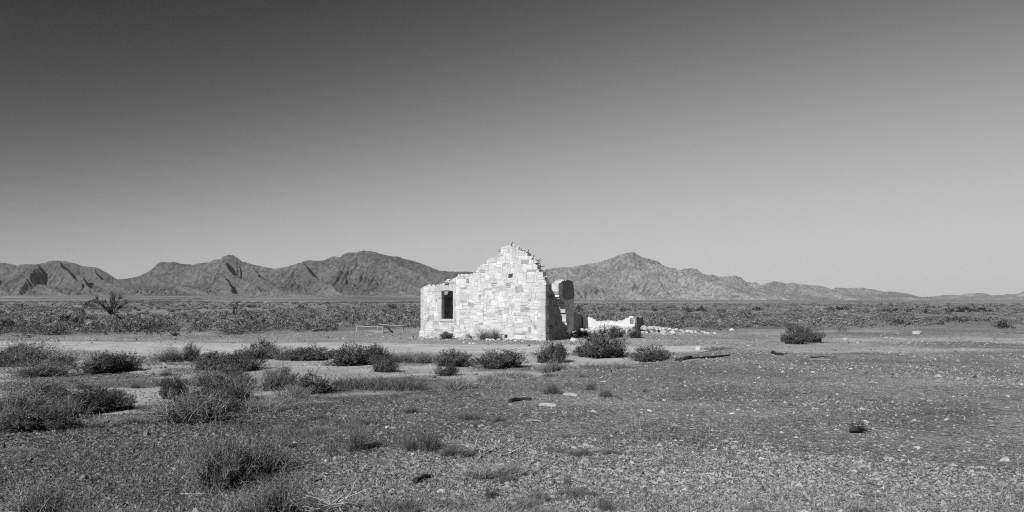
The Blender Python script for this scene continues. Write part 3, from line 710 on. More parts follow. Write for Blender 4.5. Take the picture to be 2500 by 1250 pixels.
for px, py, r, lab in [(1402, 832, 0.26, 'pale boulder on the gravel beside the shaded side wall'), (1415, 833, 0.13, 'small dark-sided stone beside the pale boulder'), (1706, 854, 0.24, 'bright white stone on the track right of the large dark saltbush'), (2237, 815, 0.30, 'white rock out on the plain beyond the round saltbush'), (2063, 829, 0.15, 'small white rock between the round saltbush and the far white rock'), (1787, 808, 0.28, 'pale rock at the far end of the rubble trail'), (1745, 815, 0.16, 'last small stone of the rubble trail'), (2453, 1125, 0.10, 'flat pale stone on the gravel near the picture edge'), (1080, 1202, 0.09, 'pale angular stone on bare gravel near the dark curved stick'), (1260, 1235, 0.10, 'rounded grey stone half sunk in dry grass'), (1008, 1110, 0.05, 'small pale stone below the dark grass tussock'), (795, 1126, 0.045, 'small white stone between two dry bushes'), (945, 1045, 0.07, 'pale cobble cluster stone above the leaning pale bush'), (962, 1046, 0.06, 'second pale cobble above the leaning pale bush'), (2240, 1095, 0.07, 'white pebble on the open gravel plain'), (1585, 1005, 0.09, 'grey stone on gravel below the tiny spiky shrub'), (1785, 1011, 0.07, 'white stone on the open gravel bank'), (675, 873, 0.11, 'white stone in front of the bushes left of the rail fence'), (700, 874, 0.09, 'smaller white stone beside the first'), (250, 1145, 0.05, 'curved pale stone on the dark left bank'), (1965, 1255, 0.08, 'flat grey stone at the lower edge of the gravel'), (1985, 910, 0.12, 'thin pale slab on the gravel beyond the dark log')]:
    x, y, z = P(px, py); r *= 0.6 if py > 870 else 0.8; place_rock(x, y, r, 0.6 if r > 0.11 else 0.5, lab, 'stone', None, q, name='rock')

# ---------------------------------------------------------------- low pipe-rail fence round a slab
fr = bpy.data.objects.new('rail_fence', None); COL.objects.link(fr)
fx, fy, fz = P(935, 814); fr.location = (fx, fy, fz)
tag(fr, 'low weathered pipe-rail fence round a sunken slab, left of the cottage', 'fence')
Ppos = [P(871, 811), P(935, 814), P(985, 811), P(922, 805)]
def part_tube(name, pts, r, mat, parent, sides=6, base=None):
    b0 = np.array(base if base is not None else parent.location); V, T = tube(np.array(pts)-b0, r if isinstance(r, list) else [r]*len(pts), sides); c = V.mean(0)
    return link(name, raw_mesh(name, V-c, T, mat, np.ones(len(V))), parent, c)
tops = []
for x, y, z in Ppos:
    h = 0.44; part_tube('post', [(x, y, z-0.1), (x, y, z+h*0.5), (x, y, z+h)], 0.035, M_PIPE, fr); tops.append((x, y, z+h-0.03))
for a, b2 in ((0, 1), (1, 2), (2, 3), (3, 0)):
    pa_, pb_ = np.array(tops[a]), np.array(tops[b2]); md = (pa_+pb_)/2-np.array([0, 0, 0.02])
    part_tube('rail', [pa_, md, pb_], 0.033, M_PIPE, fr)
pc = np.mean([p for p in Ppos], 0)
sb = [P(892, 808), P(936, 812.5), P(960, 810), P(915, 805.5)]
V = np.array([(x, y, z+dz) for dz in (-0.05, 0.05) for x, y, z in sb]); c = V.mean(0)
T = np.array([(0, 1, 5), (0, 5, 4), (1, 2, 6), (1, 6, 5), (2, 3, 7), (2, 7, 6), (3, 0, 4), (3, 4, 7), (4, 5, 6), (4, 6, 7)])
tag(link('stone_slab', raw_mesh('stone_slab', V-c, T, M_ROCK, np.full(8, 0.6)), None, c), 'pale slab lying inside the low rail fence', 'slab')
xa, ya, za = P(942, 806); xb, yb, zb = P(957, 813)
V, T = tube([(0, 0, 0.32), (0.5*(xb-xa), 0.5*(yb-ya), 0.18), (xb-xa, yb-ya, 0.03)], [0.06]*3, 6)
tag(link('timber', raw_mesh('timber', V, T, M_DARKWOOD, np.ones(len(V))), None, (xa, ya, za)), 'dark timber propped inside the low rail fence', 'timber')

# ---------------------------------------------------------------- plants
def leaf_quads(C, size, q, asp=0.5, out=None, loose=0.6):
    """small leaf-shaped quads (as 2 triangles) at points C (n,3), facing roughly along OUT"""
    n = len(C); nm = q.normal(size=(n, 3))
    if out is not None: nm = out/(np.linalg.norm(out, axis=1, keepdims=True)+1e-6)+loose*nm
    nm /= np.linalg.norm(nm, axis=1, keepdims=True)
    d = np.cross(nm, q.normal(size=(n, 3))); d /= np.linalg.norm(d, axis=1, keepdims=True)+1e-9; e = np.cross(nm, d)
    L = (size*q.uniform(0.6, 1.4, n))[:, None]; W = L*asp
    V = np.stack([C-d*L*0.5, C+e*W*0.5, C+d*L*0.5, C-e*W*0.5], 1).reshape(-1, 3)
    b = np.arange(n)[:, None]*4
    T = np.concatenate([b+np.array([[0, 1, 2]]), b+np.array([[0, 2, 3]])])
    return V, T
def ribbons(P0, D, L, W, bend, q, seg=3):
    """tapering bent blades from P0 along D; returns V, T"""
    n = len(P0); side = np.cross(D, q.normal(size=(n, 3))); side /= np.linalg.norm(side, axis=1, keepdims=True)+1e-9
    bv = q.normal(size=(n, 3)); bv[:, 2] = -abs(bv[:, 2])*0.7; rows = []
    for k in range(seg+1):
        t = k/seg; c = P0+D*(L*t)[:, None]+bv*(bend*L*t*t)[:, None]; w = (W*(1-0.85*t))[:, None]*0.5
        rows += [c-side*w, c+side*w]
    V = np.stack(rows, 1).reshape(-1, 3); m_ = 2*(seg+1); b = np.arange(n)[:, None]*m_; T = []
    for k in range(seg): T += [b+np.array([[2*k, 2*k+1, 2*k+3]]), b+np.array([[2*k, 2*k+3, 2*k+2]])]
    return V, np.concatenate(T)
def fan(n, q, spread):
    a = q.uniform(0, 2*math.pi, n); tl_ = np.abs(q.normal(0, spread, n)); tl_ = np.minimum(tl_, 1.35)
    return np.stack([np.cos(a)*np.sin(tl_), np.sin(a)*np.sin(tl_), np.cos(tl_)], 1)
# every template: unit radius, unit height; returns (foliage V,T,S), (stem V,T,S)
def t_dome(seed, n_clump=40, n_leaf=9500, leaf=0.050, clump=0.22):
    q = np.random.default_rng(seed); C = []
    lob = q.uniform(0, 6.28, 3)
    for _ in range(n_clump):
        a = q.uniform(0, 2*math.pi); u = q.random()**0.55*1.5; k_ = 1+0.16*math.sin(2*a+lob[0])+0.12*math.sin(5*a+lob[1])
        r = 0.86*math.sin(u)*q.uniform(0.72, 1.08)*k_; C.append((r*math.cos(a), r*math.sin(a), 0.08+0.74*math.cos(u)*q.uniform(0.65, 1.15)))
    C = np.array(C); nb_ = max(n_leaf//26, 14); k0 = q.choice(n_clump, nb_)
    # leafy sprigs: each a short shoot pushing out and up from the dome
    B0 = C[k0]+np.clip(q.normal(0, 1, (nb_, 3)), -1.6, 1.6)*clump*np.array([0.5, 0.5, 0.4])
    Ds = B0*np.array([1.0, 1.0, 0.5])+q.normal(0, 0.35, (nb_, 3))+np.array([0, 0, 0.55]); Ds /= np.linalg.norm(Ds, axis=1, keepdims=True)
    Ls = q.uniform(0.10, 0.42, nb_); k1 = q.choice(nb_, n_leaf); u_ = q.random(n_leaf)**0.8
    rad = 0.048*(1.1-u_)
    pts = B0[k1]+Ds[k1]*(Ls[k1]*u_)[:, None]+q.normal(0, 1, (n_leaf, 3))*rad[:, None]
    pts[:, 2] = np.abs(pts[:, 2])
    out = (pts-np.array([0, 0, 0.12]))*np.array([1, 1, 1.25])+0.5*(pts-C[k0[k1]])
    V, T = leaf_quads(pts, leaf, q, 0.5, out, 0.5)
    csh = q.uniform(0.65, 1.35, nb_); S = np.repeat(csh[k1]*np.minimum(q.lognormal(-0.08, 0.4, n_leaf), 2.2), 4)
    if n_leaf > 5000:                                     # inner leaf fill added to block light, tinted darker for a shaded core
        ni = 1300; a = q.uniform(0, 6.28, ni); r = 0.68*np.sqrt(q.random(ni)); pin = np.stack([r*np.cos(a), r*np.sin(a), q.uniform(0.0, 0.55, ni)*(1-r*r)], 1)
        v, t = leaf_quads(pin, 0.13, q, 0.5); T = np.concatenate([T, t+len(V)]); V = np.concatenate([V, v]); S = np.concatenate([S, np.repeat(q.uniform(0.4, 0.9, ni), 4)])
    A = Acc()
    for c in C[:26]:
        m_ = c*0.5+q.normal(0, 0.06, 3); m_[2] = c[2]*0.45
        v, t = tube([(c[0]*0.15, c[1]*0.15, -0.03), m_, c], [0.020, 0.013, 0.006], 3); A.add(v, t, q.uniform(0.7, 1.4))
    n = 520; P0 = C[q.choice(n_clump, n)]*q.uniform(0.6, 1.0, (n, 1)); D = P0*np.array([0.8, 0.8, 0.6])+q.normal(0, 0.3, (n, 3))+np.array([0, 0, 0.7]); D /= np.linalg.norm(D, axis=1, keepdims=True)
    v, t = ribbons(P0, D, q.uniform(0.15, 0.42, n), np.full(n, 0.013), 0.15, q, 2); A.add(v, t, np.repeat(q.uniform(0.8, 2.4, n), 6))
    return (V, T, S), A.out()
def t_twig(seed, n_stem=230, n_leaf=5200, leaf=0.050, spread=0.72):
    q = np.random.default_rng(seed); D = fan(n_stem, q, spread); r0 = q.normal(0, 0.24, (n_stem, 3)); r0[:, 2] = -0.02; D[:, :2] += r0[:, :2]*0.8; D /= np.linalg.norm(D, axis=1, keepdims=True)
    L = q.uniform(0.6, 1.05, n_stem)*(0.82+0.3*np.sin(np.arctan2(D[:, 1], D[:, 0])*2+seed)); W = np.full(n_stem, 0.016)
    A = Acc(); v, t = ribbons(r0, D, L, W, 0.18, q, 3); A.add(v, t, np.repeat(q.uniform(0.6, 1.6, n_stem), 8))
    k = q.choice(n_stem, n_stem*5); u = q.uniform(0.35, 1.0, len(k)); B = r0[k]+D[k]*(L[k]*u)[:, None]
    D2 = D[k]+q.normal(0, 0.55, (len(k), 3)); D2 /= np.linalg.norm(D2, axis=1, keepdims=True)
    v, t = ribbons(B, D2, q.uniform(0.10, 0.28, len(k)), np.full(len(k), 0.009), 0.2, q, 2); A.add(v, t, np.repeat(q.uniform(0.7, 1.8, len(k)), 6))
    k = q.choice(n_stem, n_leaf); u = q.uniform(0.3, 1.1, n_leaf); pts = r0[k]+D[k]*(L[k]*u)[:, None]+q.normal(0, 0.06, (n_leaf, 3)); pts[:, 2] = np.abs(pts[:, 2])
    ni = 900; a = q.uniform(0, 6.28, ni); r = 0.5*np.sqrt(q.random(ni)); pin = np.stack([r*np.cos(a), r*np.sin(a), q.uniform(0.0, 0.5, ni)*(1-r)], 1)  # inner leaves added to block light and darken the shrub's core
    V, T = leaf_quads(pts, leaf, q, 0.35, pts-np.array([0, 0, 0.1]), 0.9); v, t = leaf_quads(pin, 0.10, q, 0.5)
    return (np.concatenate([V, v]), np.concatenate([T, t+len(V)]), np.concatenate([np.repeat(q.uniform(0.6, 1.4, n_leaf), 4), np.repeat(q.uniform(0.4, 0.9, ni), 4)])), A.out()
def t_grass(seed, n=760, spread=0.55, width=0.020):
    q = np.random.default_rng(seed); ncl = 7; c = q.normal(0, 0.38, (ncl, 2)); k = q.choice(ncl, n)
    P0 = np.concatenate([c[k]+q.normal(0, 0.13, (n, 2)), np.full((n, 1), -0.02)], 1); D = fan(n, q, spread); D[:, :2] += c[k]*0.35; D /= np.linalg.norm(D, axis=1, keepdims=True)
    L = q.uniform(0.35, 1.0, n)*(1.0-0.35*np.linalg.norm(c, axis=1)[k])
    V, T = ribbons(P0, D, L, np.full(n, width), 0.28, q, 3); S = np.repeat(q.uniform(0.5, 1.5, n), 8)
    n2 = 130; k = q.choice(ncl, n2); P1 = np.concatenate([c[k]*1.4+q.normal(0, 0.25, (n2, 2)), np.zeros((n2, 1))], 1); D1 = fan(n2, q, 1.1)
    v, t = ribbons(P1, D1, q.uniform(0.1, 0.4, n2), np.full(n2, 0.016), 0.4, q, 2)
    A = Acc(); A.add(V, T, S); A.add(v, t, np.repeat(q.uniform(0.6, 1.5, n2), 6)); return A.out(), None
def t_dead(seed, n=110):
    """fallen dead branches: crooked tapering sticks, lying and arching"""
    q = np.random.default_rng(seed); A, B = Acc(), Acc()
    for k in range(n):
        big_ = k < 30; a = q.uniform(0, 2*math.pi); p = np.array([*(q.normal(0, 0.30, 2)), q.uniform(0.02, 0.25)]); L = q.uniform(0.5, 1.1) if big_ else q.uniform(0.2, 0.6)
        d = np.array([math.cos(a), math.sin(a)*0.7, q.uniform(-0.1, 0.75)]); pts = [p]
        for s_ in range(4):
            d = d+q.normal(0, 0.28, 3); d[2] -= 0.12; d /= np.linalg.norm(d); p = p+d*L/4; p[2] = max(p[2], 0.01); pts.append(p.copy())
        r = q.uniform(0.014, 0.030) if big_ else q.uniform(0.006, 0.012)
        v, t = tube(pts, [r, r*0.9, r*0.7, r*0.5, r*0.25], 4); (A if big_ else B).add(v, t, q.uniform(0.35, 2.0))
    return B.out(), A.out()
TEMPL = {}
def templates(kind, fn, seeds, mats):
    TEMPL[kind] = []
    for sd in seeds:
        f, s_ = fn(sd); TEMPL[kind].append([raw_mesh('foliage', *f[:2], mats[0], f[2])]+([raw_mesh('stems', *s_[:2], mats[1], s_[2])] if s_ else []))
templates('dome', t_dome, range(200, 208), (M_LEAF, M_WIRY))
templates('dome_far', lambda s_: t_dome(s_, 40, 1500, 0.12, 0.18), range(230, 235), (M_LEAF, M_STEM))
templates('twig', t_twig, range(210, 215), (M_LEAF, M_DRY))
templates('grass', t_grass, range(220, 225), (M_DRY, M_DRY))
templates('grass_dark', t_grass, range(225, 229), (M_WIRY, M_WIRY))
templates('dead', t_dead, range(240, 243), (M_DEAD, M_DEAD))
PARTS = {'dome': ('foliage', 'stems'), 'dome_far': ('foliage', 'stems'), 'twig': ('foliage', 'stems'), 'grass': ('blades',), 'grass_dark': ('blades',), 'dead': ('twigs', 'branches')}
NAMES = {'dome': 'saltbush', 'dome_far': 'saltbush', 'twig': 'twiggy_shrub', 'grass': 'grass_tussock', 'grass_dark': 'grass_tussock', 'dead': 'dead_branches'}
CATS = {'dome': 'bush', 'dome_far': 'bush', 'twig': 'shrub', 'grass': 'grass', 'grass_dark': 'grass', 'dead': 'branches'}
qp = np.random.default_rng(321); use = {k: 0 for k in TEMPL}
def plant(kind, px, py, w, h, label, lean=0.0, depth=None):
    if 380 < px < 820 and py > 900: w, h = w*1.15, h*1.12
    x, y, z = P(px, py); ppm = F/y
    t = TEMPL[kind][use[kind] % len(TEMPL[kind])]; use[kind] += 1
    o = bpy.data.objects.new(NAMES[kind], t[0] if len(t) == 1 else None); COL.objects.link(o); o.location = (x, y, z)
    R_w = w/ppm/2*(1.25 if kind != 'dead' else 1.0); Hh = h/ppm*(1.0 if kind == 'dome' else 1.12 if kind != 'grass' else 0.95)
    o.scale = (R_w, R_w*0.8 if depth is None else depth, Hh*1.05); o.rotation_euler = (0, lean, qp.uniform(0, 6.28) if lean == 0 else 0)
    if abs(w/h) > 2.2: o.rotation_euler = (0, 0, qp.uniform(-0.4, 0.4)+math.pi*int(qp.integers(2)))
    tag(o, label, CATS[kind])
    if len(t) > 1:
        for nm, me in zip(PARTS[kind], t):
            c = link(nm, me, o)
            if nm == 'twigs': c['kind'] = 'stuff'
    return o
PLANTS = [
 ('twig', 78, 893, 135, 62, 'tall twiggy shrub at the end of the row along the track'),
 ('dome', 18, 893, 75, 34, 'dark saltbush cut by the picture edge beside the tall twiggy shrub'),
 ('twig', 105, 918, 170, 40, 'broad low shrub in front of the tall twiggy shrub'),
 ('dome', 245, 911, 90, 44, 'grey saltbush standing alone on sand, its larger half'),
 ('dome', 305, 905, 70, 42, 'right half of the lone grey saltbush on sand'),
 ('twig', 418, 882, 80, 34, 'pale wispy bush by the track, before the dark pair'),
 ('dome', 465, 880, 40, 38, 'small upright bush with a bare twig by the track'),
 ('dome', 525, 902, 95, 36, 'dark saltbush below the small upright bush'),
 ('dome', 590, 905, 80, 36, 'dark rounded saltbush on bare sand'),
 ('dome', 640, 876, 95, 38, 'leafy bush starting the row in front of the track'),
 ('twig', 692, 878, 70, 32, 'wispy bush beside two white stones'),
 ('dome', 772, 878, 110, 30, 'low wide mound of saltbush along the track'),
 ('dome', 868, 890, 120, 44, 'large saltbush mound behind pale fallen timber'),
 ('dome', 925, 884, 80, 38, 'saltbush joined to the large mound, nearer the cottage'),
 ('dome', 938, 908, 65, 36, 'small dense dark bush below the large mound'),
 ('twig', 985, 884, 70, 26, 'pale thin bush between the mound and the cottage'),
 ('twig', 1035, 886, 60, 26, 'small pale bush below the cottage corner'),
 ('dome', 1108, 894, 90, 36, 'round saltbush in front of the window'),
 ('dome', 1225, 897, 115, 40, 'wide saltbush in front of the gable middle'),
 ('twig', 1190, 890, 60, 24, 'pale wispy growth beside the wide saltbush'),
 ('dome', 1346, 884, 90, 44, 'sunlit saltbush in front of the cottage corner'),
 ('twig', 1352, 910, 80, 32, 'thin pale shrub below the sunlit saltbush'),
 ('dome', 1477, 872, 112, 60, 'large dark dense saltbush beside the cottage'),
 ('dome', 1432, 871, 50, 30, 'side shoot of the large dark saltbush'),
 ('dome', 1590, 882, 92, 34, 'low grey saltbush right of the large dark one'),
 ('grass', 1430, 900, 80, 28, 'pale grass below the large dark saltbush'),
 ('grass', 1505, 898, 70, 24, 'pale grass between the large and the low saltbush'),
 ('dome', 1940, 840, 62, 40, 'round dark saltbush alone on the open plain, left half'),
 ('dome', 1980, 836, 58, 34, 'right half of the round saltbush alone on the open plain'),
 ('grass', 1755, 854, 80, 18, 'low grass patch on the track beside the white stone'),
 ('dome', 150, 900, 80, 30, 'dark bush at the foot of the tall twiggy shrub'),
 ('dome', 55, 885, 90, 44, 'dense dark bush inside the tall twiggy shrub'),
 ('dome', 120, 985, 100, 44, 'dark bush behind the wide grey shrub'),
 ('dome', 560, 950, 90, 40, 'dark leafy bush above the grey shrub in the middle thicket'),
 ('dome', 500, 1010, 110, 56, 'dark dense bush inside the broad twiggy shrub'),
 ('dome', 690, 940, 60, 36, 'dark bush behind the spiky fan shrub'),
 ('dome', 735, 880, 60, 26, 'dark link bush in the row before the track'),
 ('dome', 545, 1165, 90, 70, 'dark leafy heart of the tall open shrub'),
 ('dome', 640, 1138, 80, 44, 'dark low growth under the spreading shrub'),
 ('dome', 260, 985, 90, 34, 'dark bush between the tall saltbush and the thicket end'),
 ('dome', 428, 972, 75, 46, 'small dark leafy bush amid pale shrubs'),
 ('twig', 525, 940, 120, 40, 'wispy shrub behind the small dark leafy bush'),
 ('twig', 575, 975, 95, 50, 'grey shrub right of the small dark leafy bush'),
 ('twig', 470, 1028, 185, 70, 'broad twiggy shrub with a dark right side on the bank edge'),
 ('grass', 640, 1004, 110, 48, 'pale dry grass right of the broad twiggy shrub'),
 ('twig', 668, 952, 75, 50, 'spiky shrub with fan of stems on the sand'),
 ('dome', 762, 956, 95, 36, 'dark low bush right of the spiky fan shrub'),
 ('grass', 715, 972, 80, 44, 'pale tussock below the spiky fan shrub'),
 ('grass_dark', 855, 944, 105, 42, 'grey tussock at one end of the long tussock bank'),
 ('grass_dark', 925, 946, 110, 40, 'middle tussock of the long tussock bank'),
 ('grass_dark', 995, 950, 95, 52, 'tall dark tussock at the end of the long tussock bank'),
 ('dome', 1092, 916, 52, 28, 'small dark bush above the pale central tussock'),
 ('grass', 1135, 950, 105, 52, 'pale central tussock below the cottage'),
 ('grass', 1195, 932, 80, 34, 'pale grass right of the central tussock'),
 ('grass', 1255, 922, 110, 30, 'low pale grass below the wide saltbush'),
 ('twig', 1346, 962, 55, 32, 'small dry shrub above the pale plank'),
 ('twig', 1440, 952, 42, 22, 'tiny grey shrub on the gravel bank'),
 ('twig', 1478, 968, 50, 24, 'tiny dry shrub next along the gravel bank'),
 ('twig', 1575, 958, 20, 12, 'tiny spiky shrub alone on the gravel bank'),
 ('twig', 45, 1005, 150, 66, 'wide grey shrub at the picture edge on the bank'),
 ('dome', 95, 1048, 140, 50, 'dark shadowy bush in front of the wide grey shrub'),
 ('twig', 25, 1050, 110, 60, 'twiggy shrub cut by the picture edge'),
 ('dome', 192, 1012, 125, 62, 'tall dark saltbush in the bank thicket'),
 ('twig', 160, 1025, 110, 55, 'grey shrub merging with the tall dark saltbush'),
 ('dome', 285, 1000, 90, 40, 'lower saltbush at the right end of the bank thicket'),
 ('grass', 225, 1040, 170, 34, 'dry grass in front of the bank thicket'),
 ('grass', 325, 1030, 110, 28, 'short dry grass right of the bank thicket'),
 ('twig', 205, 949, 55, 16, 'small flat bush on the sand above the thicket'),
 ('twig', 330, 947, 36, 16, 'tiny bush on the sand above the thicket end'),
 ('twig', 405, 917, 30, 12, 'tiny bush on sand below the wispy track bush'),
 ('twig', 532, 1186, 150, 110, 'tall open shrub in the near left ground casting a dark shadow'),
 ('twig', 632, 1148, 145, 72, 'spreading shrub behind the tall open one'),
 ('twig', 870, 1098, 75, 66, 'pale leaning dry shrub in the near middle ground'),
 ('grass_dark', 1042, 1098, 95, 72, 'dark upright tussock in the near middle ground'),
 ('dead', 1185, 1108, 190, 44, 'fallen dead branches right of the dark upright tussock'),
 ('grass_dark', 1120, 1110, 90, 40, 'dark grass at the butt of the fallen branches'),
 ('grass', 1175, 1165, 190, 50, 'pale grass in front of the fallen branches'),
 ('twig', 110, 1262, 190, 95, 'dim shrub at the lower corner of the bank'),
 ('grass', 200, 1265, 140, 60, 'grass beside the dim corner shrub'),
 ('grass', 600, 1262, 170, 90, 'tangled pale grass along the lower edge'),
 ('twig', 675, 1265, 140, 95, 'dry shrub in the tangled grass along the lower edge'),
 ('dead', 800, 1255, 190, 72, 'heap of dead sticks along the lower edge'),
 ('grass', 1170, 1270, 200, 60, 'sparse pale grass at the lower edge, middle'),
 ('grass', 1330, 1265, 120, 40, 'short grass at the lower edge right of the middle'),
 ('grass', 690, 1055, 50, 24, 'tiny tuft above the spreading shrub'),
 ('grass', 1025, 975, 60, 20, 'small tuft below the long tussock bank'),
 ('twig', 1003, 1007, 60, 18, 'flat dry tuft on the gravel below the tussock bank'),
 ('dome', 1091, 827, 30, 17, 'little bush at the plinth below the window'),
 ('twig', 1183, 829, 42, 26, 'twiggy bush against the plinth, left of its twin'),
 ('twig', 1208, 830, 36, 26, 'twiggy bush against the plinth, right of its twin'),
 ('dome', 1420, 821, 40, 15, 'dark bush in the shade behind the side wall'),
 ('dome', 1505, 824, 36, 26, 'grey bush before the whitewashed wall'),
 ('dome', 1551, 825, 28, 28, 'bush at the dark end of the whitewashed wall'),
 ('twig', 2105, 1252, 60, 14, 'tiny dry tuft low on the gravel plain'),
 ('grass', 1890, 1130, 45, 12, 'sparse dry tuft on the gravel plain'),
 ('grass', 1845, 1245, 60, 18, 'low dry tuft near the lower edge of the plain'),
]
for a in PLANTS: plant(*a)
qt = np.random.default_rng(515); n_t = 0
while n_t < 46:                                        # little tufts between the larger plants
    px, py = qt.uniform(-20, 1520), 905+345*qt.random()**1.2; x, y, z = P(px, py)
    if float(sand_mask(np.array(x), np.array(y))) > 0.4 or float(fbm(np.array(x*0.5), np.array(y*0.5), 93, 2)) < 0.47: continue
    o = plant('grass_dark' if qt.random() < 0.6 else 'grass', px, py, qt.uniform(0.12, 0.34)*F/y, qt.uniform(0.06, 0.17)*F/y, 'small dry tuft scattered on the gravel between the larger near plants'); o['group'] = 'small tufts on the near gravel'; n_t += 1

# scrub plain: nearest bushes one by one, the rest as one mass
def clump_lod(seed, n, leaf):
    f, _ = t_dome(seed, 12, n, leaf, 0.26); return f
LOD1 = [clump_lod(300+k, 1300, 0.11) for k in range(6)]
def solid_dome(seed, sub, n_leaf, leaf):
    """a distant bush: a knobbly leafy mound with loose sprays of leaves round its outline"""
    q = np.random.default_rng(seed); V, T = ICO_V.copy(), ICO_T.copy()
    for _ in range(sub):
        mid = {}; VV = list(V); TT = []
        def m_(a, b2):
            k = (min(a, b2), max(a, b2))
            if k not in mid: v = (VV[a]+VV[b2]); VV.append(v/np.linalg.norm(v)); mid[k] = len(VV)-1
            return mid[k]
        for a, b2, c in T: x_, y_, z_ = m_(a, b2), m_(b2, c), m_(c, a); TT += [(a, x_, z_), (b2, y_, x_), (c, z_, y_), (x_, y_, z_)]
        V, T = np.array(VV), np.array(TT)
    V = V@rot3(q).T; V = V*q.uniform(0.72, 1.12, (len(V), 1))*(1+0.22*np.sin(V[:, :1]*4+q.uniform(0, 6))*np.cos(V[:, 1:2]*4+q.uniform(0, 6)))
    V = V*np.array([0.72, 0.72, 0.62])+np.array([0, 0, 0.14]); A = Acc(); A.add(V, T, q.uniform(0.6, 1.3, len(V)))
    d = q.normal(size=(n_leaf, 3)); d[:, 2] = np.abs(d[:, 2]); d /= np.linalg.norm(d, axis=1, keepdims=True); C = d*np.array([0.95, 0.95, 0.85])*q.uniform(0.72, 1.14, (n_leaf, 1))+np.array([0, 0, 0.08])
    v, t = leaf_quads(C, leaf, q, 0.5, d, 0.6); A.add(v, t, np.repeat(q.uniform(0.6, 1.6, n_leaf), 4)); return A.out()
LOD2 = [solid_dome(310+k, 0, 76, 0.28) for k in range(8)]
LOD3 = [solid_dome(320+k, 0, 15, 0.45) for k in range(8)]
LOD1 = [(V, T, S*1.35) for V, T, S in LOD1]; LOD1_ME = [raw_mesh('saltbush', V, T, M_SCRUB, S) for V, T, S in LOD1]
qs = np.random.default_rng(88); cand = []
for k in range(20000):
    py = 739.5+(832-739.5)*qs.random()**1.8; px = qs.uniform(-500, 3000); Yd = HC*F/(py-HZ); x = (px-1250)/F*Yd
    if Yd > 900 or Yd < 44: continue
    sm2 = float(scrub_mask(x, Yd)); right = px > 1600
    if qs.random() > sm2*(0.62 if right and Yd < 90 else 0.85 if Yd < 120 else 0.95): continue
    if 1395 < px < 1800 and Yd < 56: continue
    if -12.5 < x < -5 and Yd < 61: continue
    patch = float(fbm(x*0.05, Yd*0.02, 71, 2))
    if qs.random() > (0.30+1.9*(patch-0.30))*(1-0.75*float(sstep(350, 950, Yd))): continue
    w = qs.lognormal(0, 0.45)*(0.66+min(Yd, 500)/330); h = qs.lognormal(0, 0.36)*(0.32+min(Yd, 400)/1300)
    cand.append((Yd, x, w*0.62, h*(0.85 if right else 1.0), qs.uniform(0.6, 1.45)))
cand.sort(); n_ind = 0; A = Acc()
def scrub_label(x, Yd):
    k = x/Yd*F+1250
    if k < 500: return 'low saltbush in the near rows of scrub beyond the sandy bend', 'near scrub, sandy bend'
    if k < 1020: return 'low saltbush in the near rows of scrub behind the rail fence', 'near scrub, rail fence'
    if k < 1900: return 'low saltbush in the near rows of scrub behind the rubble trail', 'near scrub, rubble trail'
    return 'low saltbush scattered at the near edge of the scrub on the open plain', 'near scrub, open plain'
for Yd, x, w, h, sh in cand:
    z = float(gz(x, Yd)); kpx = x/Yd*F+1250
    if n_ind < 240 and -40 < kpx < 2540:
        o = link('saltbush', LOD1_ME[int(qs.integers(6))], None, (x, Yd, z-0.02)); o.scale = (w, w, h); o.rotation_euler = (0, 0, qs.uniform(0, 6.28))
        lb, gr = scrub_label(x, Yd); tag(o, lb, 'bush', gr); n_ind += 1; continue
    V, T, S = (LOD2 if Yd < 170 else LOD3)[int(qs.integers(6))]
    th = qs.uniform(0, 6.28); c_, s_ = math.cos(th), math.sin(th)
    V2 = np.stack([(V[:, 0]*c_-V[:, 1]*s_)*w+x, (V[:, 0]*s_+V[:, 1]*c_)*w+Yd, V[:, 2]*h+z-0.02], 1); A.add(V2, T, S*sh)
for k in range(1700):                                   # thin clumps out on the rising outwash below the left-hand range
    Yd = 820*(3900/820)**qs.random(); px = qs.uniform(-400, 1300); x = (px-1250)/F*Yd
    if float(fbm(np.array(x*0.004), np.array(Yd*0.0012), 73, 3)) < 0.50: continue
    V, T, S = LOD3[int(qs.integers(8))]; w = qs.uniform(2.0, 5.5); h = qs.uniform(0.9, 2.0); z = float(gz(x, Yd))
    A.add(np.stack([V[:, 0]*w*1.8+x, V[:, 1]*w+Yd, V[:, 2]*h+z-0.05], 1), T, S*qs.uniform(0.6, 1.0))
tag(link('scrub', A.mesh('scrub', M_SCRUB)), 'dense low saltbush scrub covering the plain to the mountains', 'scrub', kind='stuff')

